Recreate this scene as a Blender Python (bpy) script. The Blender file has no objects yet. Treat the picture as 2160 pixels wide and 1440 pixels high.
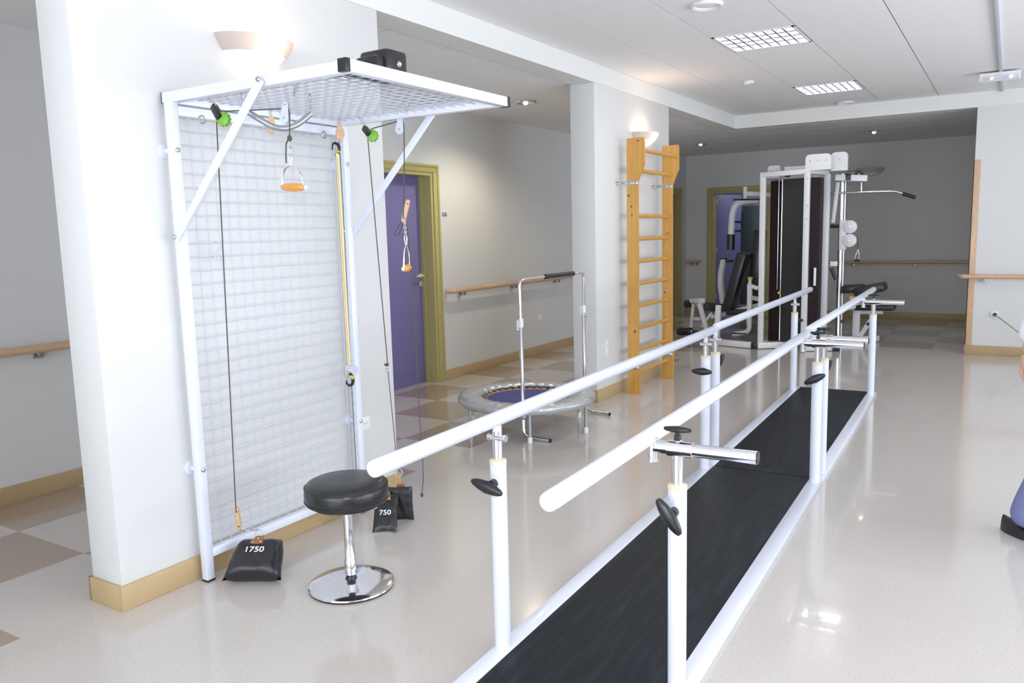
import bpy, bmesh, math, random
from mathutils import Vector, Matrix, Euler
random.seed(4)
S = bpy.context.scene
COL = S.collection
R = math.radians
PI = math.pi

# ------------------------------------------------------------------ camera
FPX, HC = 1687.2, 1.55
YAW, PITCH, ROLL = 0.55648, 0.13528, -0.025496
def axes():
    cy, sy = math.cos(YAW), math.sin(YAW)
    f = Vector((-sy*math.cos(PITCH), cy*math.cos(PITCH), -math.sin(PITCH)))
    r = Vector((cy, sy, 0)); u = r.cross(f)
    return (r*math.cos(ROLL)+u*math.sin(ROLL), -r*math.sin(ROLL)+u*math.cos(ROLL), f)
AR, AU, AF = axes()
cam = bpy.data.cameras.new('camera'); camo = bpy.data.objects.new('camera', cam); COL.objects.link(camo)
cam.sensor_width = 36; cam.lens = 36*FPX/2160; cam.clip_start = .05
M = Matrix((AR, AU, -AF)).transposed().to_4x4(); M.translation = Vector((0, 0, HC))
camo.matrix_world = M
S.camera = camo
def at(px, py, Y=None, X=None, Z=None):
    """world point seen at photograph pixel, on the plane y=Y, x=X or z=Z"""
    d = AF*FPX + AR*(px-1080) - AU*(py-720)
    t = (Y/d.y) if Y is not None else (X/d.x) if X is not None else ((Z-HC)/d.z)
    return Vector((0, 0, HC)) + d*t

# ------------------------------------------------------------------ light and exposure
w = bpy.data.worlds.new('world'); S.world = w; w.use_nodes = True
w.node_tree.nodes['Background'].inputs[0].default_value = (.80, .88, 1, 1)
w.node_tree.nodes['Background'].inputs[1].default_value = 1.0
def area(name, loc, rot, sx, sy, power, col=(1, 1, 1), spread=180):
    l = bpy.data.lights.new(name, 'AREA'); l.shape = 'RECTANGLE'; l.size = sx; l.size_y = sy
    l.energy = power; l.color = col; l.spread = R(spread)
    o = bpy.data.objects.new(name, l); o.location = loc; o.rotation_euler = rot; COL.objects.link(o); return o
# corridor lamp is an added fill; the others are daylight through the windows of the right wall (x = 3.3) and the rear wall (y = -3.2)
DAY = (.86, .93, 1)
area('daylight_right', (3.62, 2.9, 1.45), (0, R(122), 0), 2.1, 4.9, 212, DAY)
area('daylight_right_far', (3.62, 7.9, 1.45), (0, R(120), 0), 2.1, 3.4, 80, DAY)
area('daylight_rear', (-.9, -3.6, 1.50), (R(112), 0, 0), 4.4, 2.1, 165, DAY)
area('corridor_fill', (-4.0, -3.55, 1.5), (R(100), 0, R(32)), 1.4, 2.1, 40, DAY, 110)  # fill lamp added to brighten the corridor, behind an invented window
# the camera's own flash
fl_ = bpy.data.lights.new('camera_flash', 'AREA'); fl_.shape = 'RECTANGLE'; fl_.size = .10; fl_.size_y = .05
fl_.energy = 25; fl_.color = (.93, .95, 1)
flo = bpy.data.objects.new('camera_flash', fl_); COL.objects.link(flo)
Mf = Matrix((AR, AU, -AF)).transposed().to_4x4(); Mf.translation = Vector((0, 0, HC)) + AU*.2 - AR*.04 - AF*.02
flo.matrix_world = Mf
S.view_settings.view_transform = 'Standard'; S.view_settings.look = 'None'
S.view_settings.gamma = 1; S.view_settings.use_curve_mapping = False
S.view_settings.exposure = 0.21

# ------------------------------------------------------------------ materials
def mat(name, col, rough=.5, metal=0, spec=.5, coat=0, emis=None, estr=0, bump=None, noise=None, wood=None, trans=0):
    m = bpy.data.materials.new(name); m.use_nodes = True
    nt = m.node_tree; b = nt.nodes['Principled BSDF']
    b.inputs['Base Color'].default_value = (*col, 1); b.inputs['Roughness'].default_value = rough
    b.inputs['Metallic'].default_value = metal; b.inputs['Specular IOR Level'].default_value = spec
    b.inputs['Coat Weight'].default_value = coat
    if trans: b.inputs['Transmission Weight'].default_value = trans
    if emis: b.inputs['Emission Color'].default_value = (*emis, 1); b.inputs['Emission Strength'].default_value = estr
    tc = nt.nodes.new('ShaderNodeTexCoord'); mp = nt.nodes.new('ShaderNodeMapping')
    nt.links.new(tc.outputs['Object'], mp.inputs[0])
    if noise:     # (scale, colour2, contrast_lo, contrast_hi, stretch)
        sc, c2, lo, hi, st = noise
        mp.inputs['Scale'].default_value = st
        n = nt.nodes.new('ShaderNodeTexNoise'); n.inputs['Scale'].default_value = sc; n.inputs['Detail'].default_value = 4
        cr = nt.nodes.new('ShaderNodeValToRGB')
        cr.color_ramp.elements[0].position = lo; cr.color_ramp.elements[1].position = hi
        cr.color_ramp.elements[0].color = (*col, 1); cr.color_ramp.elements[1].color = (*c2, 1)
        nt.links.new(mp.outputs[0], n.inputs['Vector']); nt.links.new(n.outputs['Fac'], cr.inputs[0])
        nt.links.new(cr.outputs[0], b.inputs['Base Color'])
    if bump:      # (scale, strength, distance, stretch)
        sc, s_, d, st = bump
        mp2 = nt.nodes.new('ShaderNodeMapping'); mp2.inputs['Scale'].default_value = st
        nt.links.new(tc.outputs['Object'], mp2.inputs[0])
        n2 = nt.nodes.new('ShaderNodeTexNoise'); n2.inputs['Scale'].default_value = sc; n2.inputs['Detail'].default_value = 3
        bp = nt.nodes.new('ShaderNodeBump'); bp.inputs['Strength'].default_value = s_; bp.inputs['Distance'].default_value = d
        nt.links.new(mp2.outputs[0], n2.inputs['Vector']); nt.links.new(n2.outputs['Fac'], bp.inputs['Height'])
        nt.links.new(bp.outputs[0], b.inputs['Normal'])
    return m
A1 = (1, 1, 1)
m_wall = mat('wall paint', (.675, .675, .672), .55, bump=(3, .12, .02, (1, 1, 5)))
m_beam = mat('beam paint', (.76, .76, .745), .6)
m_ceil = mat('ceiling panel', (.86, .85, .855), .8, noise=(60, (.80, .79, .80), .35, .75, A1))
m_grid = mat('ceiling grid', (.12, .12, .125), .6)
m_tileA = mat('cream floor tile', (.60, .555, .515), .15, coat=.3, noise=(150, (.44, .39, .345), .50, .75, A1))
m_tileB = mat('brown floor tile', (.43, .335, .265), .13, coat=.3, noise=(150, (.26, .18, .135), .45, .72, A1))
m_skirt = mat('tan skirting', (.50, .36, .20), .42, noise=(4, (.45, .32, .165), .3, .7, A1))
m_white = mat('white powder coat', (.74, .77, .87), .30, coat=.2)
m_gymwhite = mat('gym white paint', (.72, .72, .74), .35)
m_chrome = mat('chrome', (.82, .82, .85), .12, 1)
m_zinc = mat('zinc plated steel', (.55, .55, .56), .30, 1)
m_grey = mat('grey enamelled tube', (.36, .37, .39), .32, .6)
m_black = mat('black plastic', (.016, .016, .019), .32)
m_vinyl = mat('black vinyl', (.018, .018, .021), .30, bump=(180, .15, .001, A1))
m_rub = mat('black rubber', (.013, .016, .020), .6, spec=.2, noise=(6, (.024, .028, .034), .45, .75, (6, .6, 1)), bump=(120, .2, .001, (4, .3, 1)))
m_pine = mat('pine', (.64, .35, .085), .38, coat=.3, noise=(3, (.54, .26, .045), .35, .75, (9, 9, .9)))
m_knot = mat('pine knot', (.22, .07, .012), .45)
m_beech = mat('beech', (.62, .42, .26), .42, noise=(6, (.54, .35, .20), .3, .7, (1, 1, 4)))
m_orange = mat('varnished grip wood', (.68, .30, .05), .25, coat=.5)
m_rail = mat('handrail wood', (.66, .45, .29), .33, coat=.2, noise=(5, (.58, .38, .23), .3, .7, (5, .6, 5)))
m_purple = mat('purple door laminate', (.19, .17, .39), .45)
m_frame = mat('olive yellow frame paint', (.46, .41, .17), .42)
m_cream = mat('cream collar plastic', (.76, .66, .47), .5)
m_wire = mat('white coated wire', (.52, .55, .63), .45)
m_louv = mat('louvre reflector', (.92, .90, .95), .25, 0)
m_rope = mat('dark green cord', (.075, .072, .055), .8)
m_band = mat('yellow elastic band', (.78, .66, .36), .7)
m_green = mat('lime plastic', (.16, .38, .03), .35)
m_yel = mat('yellow plastic', (.70, .50, .03), .4)
m_leather = mat('tan leather', (.36, .15, .05), .5)
m_silver = mat('silver vinyl', (.50, .51, .53), .30, .45, bump=(14, .5, .02, A1))
m_blue = mat('blue trampoline cloth', (.035, .045, .22), .6)
m_orng = mat('orange piping', (.70, .20, .03), .5)
m_wplast = mat('white plastic', (.80, .80, .80), .4)
m_palep = mat('pale grey plastic', (.55, .58, .66), .4)
m_dark = mat('dark recess', (.05, .05, .05), .7)
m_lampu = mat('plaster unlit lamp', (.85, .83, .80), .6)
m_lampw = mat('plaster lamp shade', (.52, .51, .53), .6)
m_glowW = mat('warm lit diffuser', (1, .9, .75), .5, emis=(1, .84, .64), estr=1.4)
m_glowC = mat('lit fluorescent tube', (1, 1, 1), .5, emis=(1, .95, 1), estr=3)
m_glowD = mat('lit downlight lamp', (1, 1, 1), .5, emis=(1, .97, .9), estr=10)
m_lens = mat('orange indicator lens', (.9, .6, .35), .3, emis=(1, .6, .4), estr=1.5)
m_lens2 = mat('white indicator lens', (.9, .9, 1), .3, emis=(1, 1, 1), estr=1.5)
m_shroud = mat('smoked black shroud', (.022, .025, .028), .18)
m_shroudr = mat('dark brown shroud side', (.020, .011, .012), .55, spec=.15)
m_teal = mat('teal room wall', (.30, .38, .40), .6)
m_tealdark = mat('slate cupboard', (.09, .12, .13), .5)
m_trou = mat('blue violet trousers', (.20, .21, .42), .8, bump=(20, .4, .01, A1))
m_coat = mat('white coat', (.80, .80, .84), .8)
m_skin = mat('skin', (.62, .36, .26), .5)
m_hair = mat('brown hair', (.08, .045, .025), .6)
m_turq = mat('turquoise trim', (.05, .45, .55), .4)
m_ink = mat('white print', (.85, .85, .85), .6)
m_navy = mat('navy plate', (.03, .05, .16), .5)
m_glass = mat('window glass', (.95, .98, 1), .02, trans=1)
m_winf = mat('window frame', (.75, .75, .75), .4)
m_eye = mat('eye', (.04, .03, .03), .2)
m_lip = mat('lips', (.5, .2, .17), .5)

# ------------------------------------------------------------------ mesh helpers
def NB(): return bmesh.new()
def box(bm, a, b, bev=0.0, rot=None, piv=None):
    """box from corner a to corner b"""
    a, b = Vector(a), Vector(b); c = (a+b)/2; s = b-a
    r = bmesh.ops.create_cube(bm, size=1)
    vs = r['verts']
    bmesh.ops.scale(bm, vec=s, verts=vs)
    if bev:
        es = list({e for v in vs for e in v.link_edges})
        q = bmesh.ops.bevel(bm, geom=es, offset=bev, segments=2, affect='EDGES', profile=.5)
        vs = list({v for f in q['faces'] for v in f.verts} | {v for v in vs if v.is_valid})
        # everything connected
        seen = set(vs); st = list(vs)
        while st:
            v = st.pop()
            for e in v.link_edges:
                o = e.other_vert(v)
                if o not in seen: seen.add(o); st.append(o)
        vs = list(seen)
    if rot is not None: bmesh.ops.rotate(bm, cent=(0, 0, 0), matrix=rot, verts=vs)
    bmesh.ops.translate(bm, vec=c, verts=vs)
    return bm
def frame_of(d):
    d = d.normalized(); up = Vector((0, 0, 1)) if abs(d.z) < .95 else Vector((0, 1, 0))
    x = d.cross(up).normalized(); y = x.cross(d).normalized(); return x, y
def bar(bm, a, b, wx, wy, bev=0.003, up=(0, 0, 1)):
    """rectangular bar between two points, wx across, wy along up"""
    a, b = Vector(a), Vector(b); d = (b-a); L = d.length; d.normalize(); up = Vector(up)
    if abs(d.dot(up.normalized())) > .98: up = Vector((0, 1, 0)) if abs(d.y) < .9 else Vector((1, 0, 0))
    x = d.cross(up).normalized(); y = x.cross(d).normalized()
    rot = Matrix((x, d, y)).transposed()
    c = (a+b)/2
    box(bm, c-Vector((wx/2, L/2, wy/2)), c+Vector((wx/2, L/2, wy/2)), bev, rot)
    return bm
def tube(bm, pts, r, n=12, closed=False, cap=True):
    pts = [Vector(p) for p in pts]; N = len(pts)
    rs = r if isinstance(r, (list, tuple)) else [r]*N
    rings = []; px_ = None
    for i, p in enumerate(pts):
        if closed: d = pts[(i+1) % N]-pts[i-1]
        else: d = pts[min(i+1, N-1)]-pts[max(i-1, 0)]
        d.normalize()
        if px_ is None: x, y = frame_of(d)
        else:
            x = px_ - d*px_.dot(d)
            x = x.normalized() if x.length > 1e-6 else frame_of(d)[0]
            y = x.cross(d).normalized()
        px_ = x
        rr = rs[i]
        rings.append([bm.verts.new(p + x*math.cos(2*PI*k/n)*rr + y*math.sin(2*PI*k/n)*rr) for k in range(n)])
    m = N if closed else N-1
    for i in range(m):
        A, B = rings[i], rings[(i+1) % N]
        for k in range(n):
            bm.faces.new((A[k], A[(k+1) % n], B[(k+1) % n], B[k]))
    if cap and not closed:
        bm.faces.new(rings[0][::-1]); bm.faces.new(rings[-1])
    return bm
def arc(pts, rad=.05, seg=6):
    """polyline with rounded corners"""
    pts = [Vector(p) for p in pts]; out = [pts[0]]
    for i in range(1, len(pts)-1):
        a, b, c = pts[i-1], pts[i], pts[i+1]
        u = (a-b); v = (c-b); t = min(rad, u.length*.49, v.length*.49)
        p0 = b+u.normalized()*t; p1 = b+v.normalized()*t
        for k in range(seg+1):
            s = k/seg; out.append(p0*(1-s)**2 + b*2*s*(1-s) + p1*s*s)
    out.append(pts[-1]); return out
def lathe(bm, prof, c=(0, 0, 0), n=32, axis='Z'):
    """prof: list of (radius, height)"""
    c = Vector(c); rings = []
    for (r, h) in prof:
        ring = []
        for k in range(n):
            a = 2*PI*k/n; x, y = r*math.cos(a), r*math.sin(a)
            v = (x, y, h) if axis == 'Z' else (h, x, y) if axis == 'X' else (x, h, y)
            ring.append(bm.verts.new(c+Vector(v)))
        rings.append(ring)
    for i in range(len(rings)-1):
        A, B = rings[i], rings[i+1]
        for k in range(n): bm.faces.new((A[k], A[(k+1) % n], B[(k+1) % n], B[k]))
    bm.faces.new(rings[0][::-1]); bm.faces.new(rings[-1])
    return bm
def cyl(bm, a, b, r, n=20, r2=None): return tube(bm, [a, b], [r, r if r2 is None else r2], n)
def torus(bm, c, R_, r, axis='Z', n=32, m=8, a0=0, a1=360):
    c = Vector(c); full = abs(a1-a0-360) < 1e-6; pts = []
    K = n if full else n+1
    for k in range(K):
        a = R(a0+(a1-a0)*k/n); x, y = R_*math.cos(a), R_*math.sin(a)
        pts.append(c+Vector({'Z': (x, y, 0), 'X': (0, x, y), 'Y': (x, 0, y)}[axis]))
    return tube(bm, pts, r, m, closed=full)
def prism(bm, pts, vec):
    vs = [bm.verts.new(p) for p in pts]; us = [bm.verts.new(Vector(p)+Vector(vec)) for p in pts]; n = len(vs)
    bm.faces.new(vs[::-1]); bm.faces.new(us)
    for k in range(n): bm.faces.new((vs[k], vs[(k+1) % n], us[(k+1) % n], us[k]))
    return bm
def obj(name, bm, m, parent=None, smooth=40, loc=None):
    bmesh.ops.recalc_face_normals(bm, faces=bm.faces)
    me = bpy.data.meshes.new(name); bm.to_mesh(me); bm.free()
    ms = m if isinstance(m, (list, tuple)) else [m]
    for mm in ms: me.materials.append(mm)
    if smooth:
        me.shade_smooth()
        try: me.set_sharp_from_angle(angle=R(smooth))
        except Exception: pass
    o = bpy.data.objects.new(name, me); COL.objects.link(o)
    if parent is not None: o.parent = parent
    if loc is not None: o.location = loc
    return o
def tag(o, label, cat, group=None):
    o['label'] = label; o['category'] = cat
    if group: o['group'] = group
    return o
def thing(name, label, cat, loc=(0, 0, 0), rotz=0, group=None):
    o = bpy.data.objects.new(name, None); COL.objects.link(o); o.empty_display_size = .05
    o.location = loc; o.rotation_euler = (0, 0, rotz)
    return tag(o, label, cat, group)
def struct(name, bm, m, parent=None, smooth=40):
    o = obj(name, bm, m, parent, smooth)
    if parent is None: o['kind'] = 'structure'
    return o
def copyo(o, parent=None, loc=None):
    c = o.copy(); COL.objects.link(c); c.parent = parent
    if loc is not None: c.location = loc
    return c
def copy_tree(o, parent=None):
    c = copyo(o, parent)
    for ch in list(o.children): copy_tree(ch, c)
    return c
def P3(o, *p):  # world -> local of a thing that only sits at a location
    return Vector(p)-o.location

# ================================================================== SETTING
XW, XC = -3.125, -5.07        # pillar face, corridor wall
YB, YF, YR = 10.70, 14.30, -3.2   # far beam / far wall / rear wall
XR = 3.3
ZC, ZS, ZK = 2.985, 2.82, 2.835   # main ceiling, beam underside, corridor ceiling
# floor
fl = struct('floor', box(NB(), (XC-.3, YR-.2, -.12), (XR+.3, YF+2.4, 0)), m_tileA)
TS = .63
tb = {}
def tile_mesh(m):
    me = bpy.data.meshes.new('tile'); b = box(NB(), (0, 0, 0), (TS-.001, TS-.001, .0003)); b.to_mesh(me); b.free(); me.materials.append(m); return me
tmA, tmB = tile_mesh(m_tileA), tile_mesh(m_tileB)
tmAe = tile_mesh(m_tileA)
def put_tile(x, y, brown, x0=None):
    if x < XC:      # cut against the corridor wall
        key = 'B' if brown else 'A'
        if key not in tb:
            me = bpy.data.meshes.new('tile'); b = box(NB(), (XC-x+.002, 0, 0), (TS-.001, TS-.001, .0003)); b.to_mesh(me); b.free()
            me.materials.append(m_tileB if brown else m_tileA); tb[key] = me
        me = tb[key]
    else: me = tmB if brown else tmA
    o = bpy.data.objects.new('tile', me); o.location = (x, y, 0); o.parent = fl; COL.objects.link(o)
X0, Y0 = -5.16, 1.50
for i in range(3):
    for j in range(-4, 20):
        put_tile(X0+i*TS, Y0+j*TS, (i+j) % 2 == 1)
for i in range(3, 8):
    for j in range(15, 20):
        put_tile(X0+i*TS, Y0+j*TS, (i+j) % 2 == 1 and (i*7+j*3) % 5 != 0)
# ceilings: slab + panels
cs = struct('ceiling', box(NB(), (XW-.02, YR-.2, ZC+.09), (XR+.3, YB, ZC+.2)), m_grid)
cells = {}
def panel(x0, x1, y0, y1, z, par):
    k = (round(x1-x0, 3), round(y1-y0, 3))
    if k not in cells:
        g = .0035
        b = box(NB(), (g, .001, 0), (x1-x0-g, y1-y0-.001, .006)); me = bpy.data.meshes.new('panel'); b.to_mesh(me); b.free(); me.materials.append(m_ceil); cells[k] = me
    o = bpy.data.objects.new('panel', cells[k]); o.location = (x0, y0, z); o.parent = par; COL.objects.link(o)
TW = .6217
xs = [XW, -2.645] + [-2.645+TW*k for k in range(1, 10)] + [XR]
ys = [YR] + [6.24+1.36*k for k in range(-6, 4)] + [YB]
for a in range(len(xs)-1):
    for b_ in range(len(ys)-1):
        x0, x1, y0, y1 = xs[a], xs[a+1], ys[b_], ys[b_+1]
        if x1-x0 < .03: continue
        if a == 2 and (abs(y0-6.24) < .01 or abs(y0-8.96) < .01):
            panel(x0, x1, y0+.62, y1, ZC, cs)
        else: panel(x0, x1, y0, y1, ZC, cs)
cs2 = struct('ceiling', box(NB(), (XC-.1, YR-.2, ZK+.006), (XW-.215, YF, ZK+.2)), m_grid)
cs3 = struct('ceiling', box(NB(), (XW-.215, YB+.18, ZK+.006), (-.3, YF, ZK+.2)), m_grid)
def panel2(x0, x1, y0, y1, par):
    k = ('c', round(x1-x0, 3), round(y1-y0, 3))
    if k not in cells:
        b = box(NB(), (.001, .005, 0), (x1-x0-.005, y1-y0-.005, .006)); me = bpy.data.meshes.new('panel'); b.to_mesh(me); b.free(); me.materials.append(m_ceil); cells[k] = me
    o = bpy.data.objects.new('panel', cells[k]); o.location = (x0, y0, ZK); o.parent = par; COL.objects.link(o)
for k in range(-11, 17):
    y0 = 4.08+.632*k; y1 = min(y0+.632, YF)
    if y0 < YF: panel2(XC, XW-.215, y0, y1, cs2)
for k in range(11, 17):
    y0 = max(4.08+.632*k, YB+.18); y1 = min(4.08+.632*(k+1), YF)
    if y0 < YF:
        panel2(XW-.215, -1.7, y0, y1, cs3); panel2(-1.7, -.4, y0, y1, cs3)
# corridor wall with two door openings
def wall_x(name, x0, x1, ya, yb, z1, holes):
    bm = NB(); y = ya
    for (h0, h1, hz) in holes:
        box(bm, (x0, y, 0), (x1, h0, z1)); box(bm, (x0, h0, hz), (x1, h1, z1)); y = h1
    box(bm, (x0, y, 0), (x1, yb, z1)); return struct(name, bm, m_wall)
D1 = (5.66, 6.69, 2.185); D2 = (13.05, 13.95, 2.185)
wall_x('wall_corridor', XC-.22, XC, YR, YF+.1, 3.0, [D1, D2])
# far wall with the open doorway
bm = NB(); D3 = (-4.60, -3.62, 2.185)
box(bm, (XC-.2, YF, 0), (D3[0], YF+.16, 3.0)); box(bm, (D3[0], YF, D3[2]), (D3[1], YF+.16, 3.0)); box(bm, (D3[1], YF, 0), (.3, YF+.16, 3.0))
struct('wall_far', bm, m_wall)
# pillars and beam between hall and corridor
struct('wall_pillar_near', box(NB(), (XW-.215, 1.85, 0), (XW, 3.66, ZS), .004), m_wall)
struct('wall_pillar_middle', box(NB(), (XW-.235, 6.47, 0), (XW, 8.27, ZS), .004), m_wall)
struct('wall_pillar_rear', box(NB(), (XW-.215, YR, 0), (XW, -.4, ZS), .004), m_wall)
bm = NB(); box(bm, (XW-.215, YR, ZS), (XW, YB+.19, ZC+.1))
box(bm, (XW, YB, ZS), (XR+.1, YB+.19, ZC+.1))
struct('wall_beam', bm, m_beam)
# wall to the right of the gym opening
struct('wall_right_end', box(NB(), (-.385, YB+.001, 0), (XR+.1, YB+.189, ZS)), m_wall)
struct('wall_gym_side', box(NB(), (-.385, YB+.19, 0), (-.2, YF+.05, 3.0)), m_wall)
# right wall with windows, rear wall with windows (behind the camera)
bm = NB()
box(bm, (XR, YR-.1, 0), (XR+.25, YB, .5)); box(bm, (XR, YR-.1, 2.6), (XR+.25, YB, 3.1))
for (a, b_) in ((YR-.1, -2.2), (5.4, 6.2), (9.6, YB)): box(bm, (XR, a, .5), (XR+.25, b_, 2.6))
struct('wall_window_side', bm, m_wall)
bm = NB(); box(bm, (XC-.2, YR-.25, 0), (XR+.2, YR, .5)); box(bm, (XC-.2, YR-.25, 2.6), (XR+.2, YR, 3.1))
for (a, b_) in ((XC-.2, -4.9), (-3.5, -3.2), (2.4, XR+.2)): box(bm, (a, YR-.25, .5), (b_, YR, 2.6))
struct('wall_rear', bm, m_wall)
def window(name, horiz, a, b_, n):
    e = NB()
    def add(p, q, bm): 
        if horiz: box(bm, (p[0], YR-.15, p[1]), (q[0], YR-.10, q[1]))
        else: box(bm, (XR+.10, p[0], p[1]), (XR+.15, q[0], q[1]))
    f = NB(); add((a, .5), (b_, .56), f); add((a, 2.54), (b_, 2.6), f)
    for k in range(n+1):
        t = a+(b_-a-.05)*k/n; add((t, .5), (t+.05, 2.6), f)
    o = struct(name, f, m_winf)
window('window_1', False, -2.2, 5.4, 6); window('window_2', False, 6.2, 9.6, 3); window('window_3', True, -3.2, 2.4, 5); window('window_added', True, -4.9, -3.5, 1)  # last one is an invented corridor window, added for the fill lamp

# skirtings
def skirt(name, segs, h=.11):
    bm = NB()
    for (a, b_) in segs: box(bm, (*a, 0), (*b_, h), .003)
    return struct(name, bm, m_skirt)
t = .014
skirt('baseboard_near_pillar', [((XW-.001, 1.85-t), (XW+t, 3.66+t)), ((XW-.215-t, 1.85-t), (XW+.001, 1.851)), ((XW-.215-t, 3.659), (XW+.001, 3.66+t)), ((XW-.215-t, 1.85-t), (XW-.214, 3.66+t))])
skirt('baseboard_middle_pillar', [((XW-.001, 6.47-t), (XW+t, 8.27+t)), ((XW-.235-t, 6.47-t), (XW+.001, 6.471)), ((XW-.235-t, 8.269), (XW+.001, 8.27+t)), ((XW-.235-t, 6.47-t), (XW-.234, 8.27+t))])
skirt('baseboard_corridor', [((XC, YR), (XC+t, D1[0]-.08)), ((XC, D1[1]+.08), (XC+t, D2[0]-.08)), ((XC, 14.22), (XC+t, YF))])
skirt('baseboard_far', [((XC, YF-t), (D3[0]-.08, YF)), ((D3[1]+.08, YF-t), (-.385, YF))])
skirt('baseboard_right', [((-.385-t, YB-t), (XR, YB+.001)), ((-.385-t, YB-t), (-.384, YF))])
skirt('baseboard_window_side', [((XR-t, YR), (XR, YB))])
# wooden corner guard of the opening
bm = NB(); box(bm, (-.397, YB-.012, .11), (-.325, YB, 2.236), .002); box(bm, (-.397, YB-.012, .11), (-.385, YB+.08, 2.236), .002)
struct('trim_1', bm, m_rail)

# doors in the corridor wall
def door_x(name, D, shut=True):
    y0, y1, z1 = D
    root = bpy.data.objects.new(name, None); COL.objects.link(root); root['kind'] = 'structure'
    bm = NB()   # jamb lining
    box(bm, (XC-.22, y0, 0), (XC, y0+.04, z1-.0401)); box(bm, (XC-.22, y1-.04, 0), (XC, y1, z1-.0401)); box(bm, (XC-.22, y0, z1-.04), (XC, y1, z1))
    box(bm, (XC-.15, y0+.03, 0), (XC-.115, y0+.055, z1-.03)); box(bm, (XC-.15, y1-.055, 0), (XC-.115, y1-.03, z1-.03))
    obj('door_frame', bm, m_frame, root)
    bm = NB(); q = .016
    for (a, b_) in (((y0-.075, 0), (y0+.006, z1-.006)), ((y1-.006, 0), (y1+.075, z1-.006)), ((y0-.075, z1-.006), (y1+.075, z1+.07))):
        box(bm, (XC, a[0], a[1]), (XC+q, b_[0], b_[1]), .003)
    for (a, b_) in (((y0-.076, 0), (y0-.05, z1+.044)), ((y1+.05, 0), (y1+.076, z1+.044)), ((y0-.076, z1+.045), (y1+.076, z1+.071))):
        box(bm, (XC, a[0], a[1]), (XC+q+.012, b_[0], b_[1]), .003)
    obj('architrave', bm, m_frame, root)
    leaf = obj('door_leaf', box(NB(), (XC-.19, y0+.0395, .0008), (XC-.15, y1-.0395, z1-.0395), .001), m_purple, root)
    bm = NB(); hy = y1-.075; hx = XC-.15
    lathe(bm, [(.026, 0), (.026, .008), (.012, .010), (.010, .045)], (hx, hy, 1.13), 20, 'X')
    tube(bm, arc([(hx+.045, hy, 1.13), (hx+.052, hy-.02, 1.13), (hx+.05, hy-.12, 1.128)], .02), [.010]*9, 10)
    obj('door_handle', bm, m_cream, leaf)
    bm = NB(); lathe(bm, [(.026, 0), (.026, .008), (.020, .010)], (hx, hy, 1.045), 20, 'X'); k = obj('lock_plate', bm, m_cream, leaf)
    bm = NB(); box(bm, (hx+.010, hy-.004, 1.028), (hx+.0115, hy+.004, 1.06)); obj('keyhole', bm, m_dark, leaf)
    return root
door_x('door_1', D1); door_x('door_2', D2)
# open door in the far wall
root = bpy.data.objects.new('door_3', None); COL.objects.link(root); root['kind'] = 'structure'
bm = NB(); x0, x1, z1 = D3
for (a, b_) in (((x0-.075, 0), (x0+.006, z1-.006)), ((x1-.006, 0), (x1+.075, z1-.006)), ((x0-.075, z1-.006), (x1+.075, z1+.07))):
    box(bm, (a[0], YF-.016, a[1]), (b_[0], YF, b_[1]), .003)
obj('architrave', bm, m_frame, root)
bm = NB(); box(bm, (x0, YF, 0), (x0+.04, YF+.16, z1-.0401)); box(bm, (x1-.04, YF, 0), (x1, YF+.16, z1-.0401)); box(bm, (x0, YF, z1-.04), (x1, YF+.16, z1))
obj('door_frame', bm, m_frame, root)
bm = NB(); box(bm, (0, 0, .012), (.88, .04, z1-.045), .002)
lf = obj('door_leaf', bm, m_purple, root); lf.location = (x0+.045, YF+.17, 0); lf.rotation_euler = (0, 0, R(77))
bm = NB()
for z in (.25, 1.1, 1.95): cyl(bm, (-.002, -.006, z), (-.002, -.006, z+.09), .008, 10)
obj('hinge', bm, m_zinc, lf)
# the room seen through it
bm = NB(); box(bm, (XC-.2, YF+2.2, 0), (-2, YF+2.3, 2.8)); box(bm, (XC-.3, YF+.16, 0), (XC-.1, YF+2.3, 2.8)); box(bm, (-2.1, YF+.16, 0), (-2, YF+2.3, 2.8)); box(bm, (XC-.2, YF+.16, 2.7), (-2, YF+2.3, 2.8))
struct('wall_room_beyond', bm, m_teal)
area('room_beyond_fill', (-3.4, YF+1.3, 2.65), (0, 0, 0), .8, .8, 15, DAY)  # unseen fill lamp under the ceiling brightens this windowless room
cb = thing('tall_cupboard', 'tall dark slate cupboard in the room beyond the open door', 'cupboard', (-4.12, YF+2.0, 0))
obj('body', box(NB(), (-.42, -.2, 0), (.5, .19, 1.95), .004), m_tealdark, cb)
for s_ in (-1, 1): obj('door', box(NB(), (.04+s_*.228-.222, -.22, .08), (.04+s_*.228+.222, -.2, 1.93), .003), m_tealdark, cb)

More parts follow.
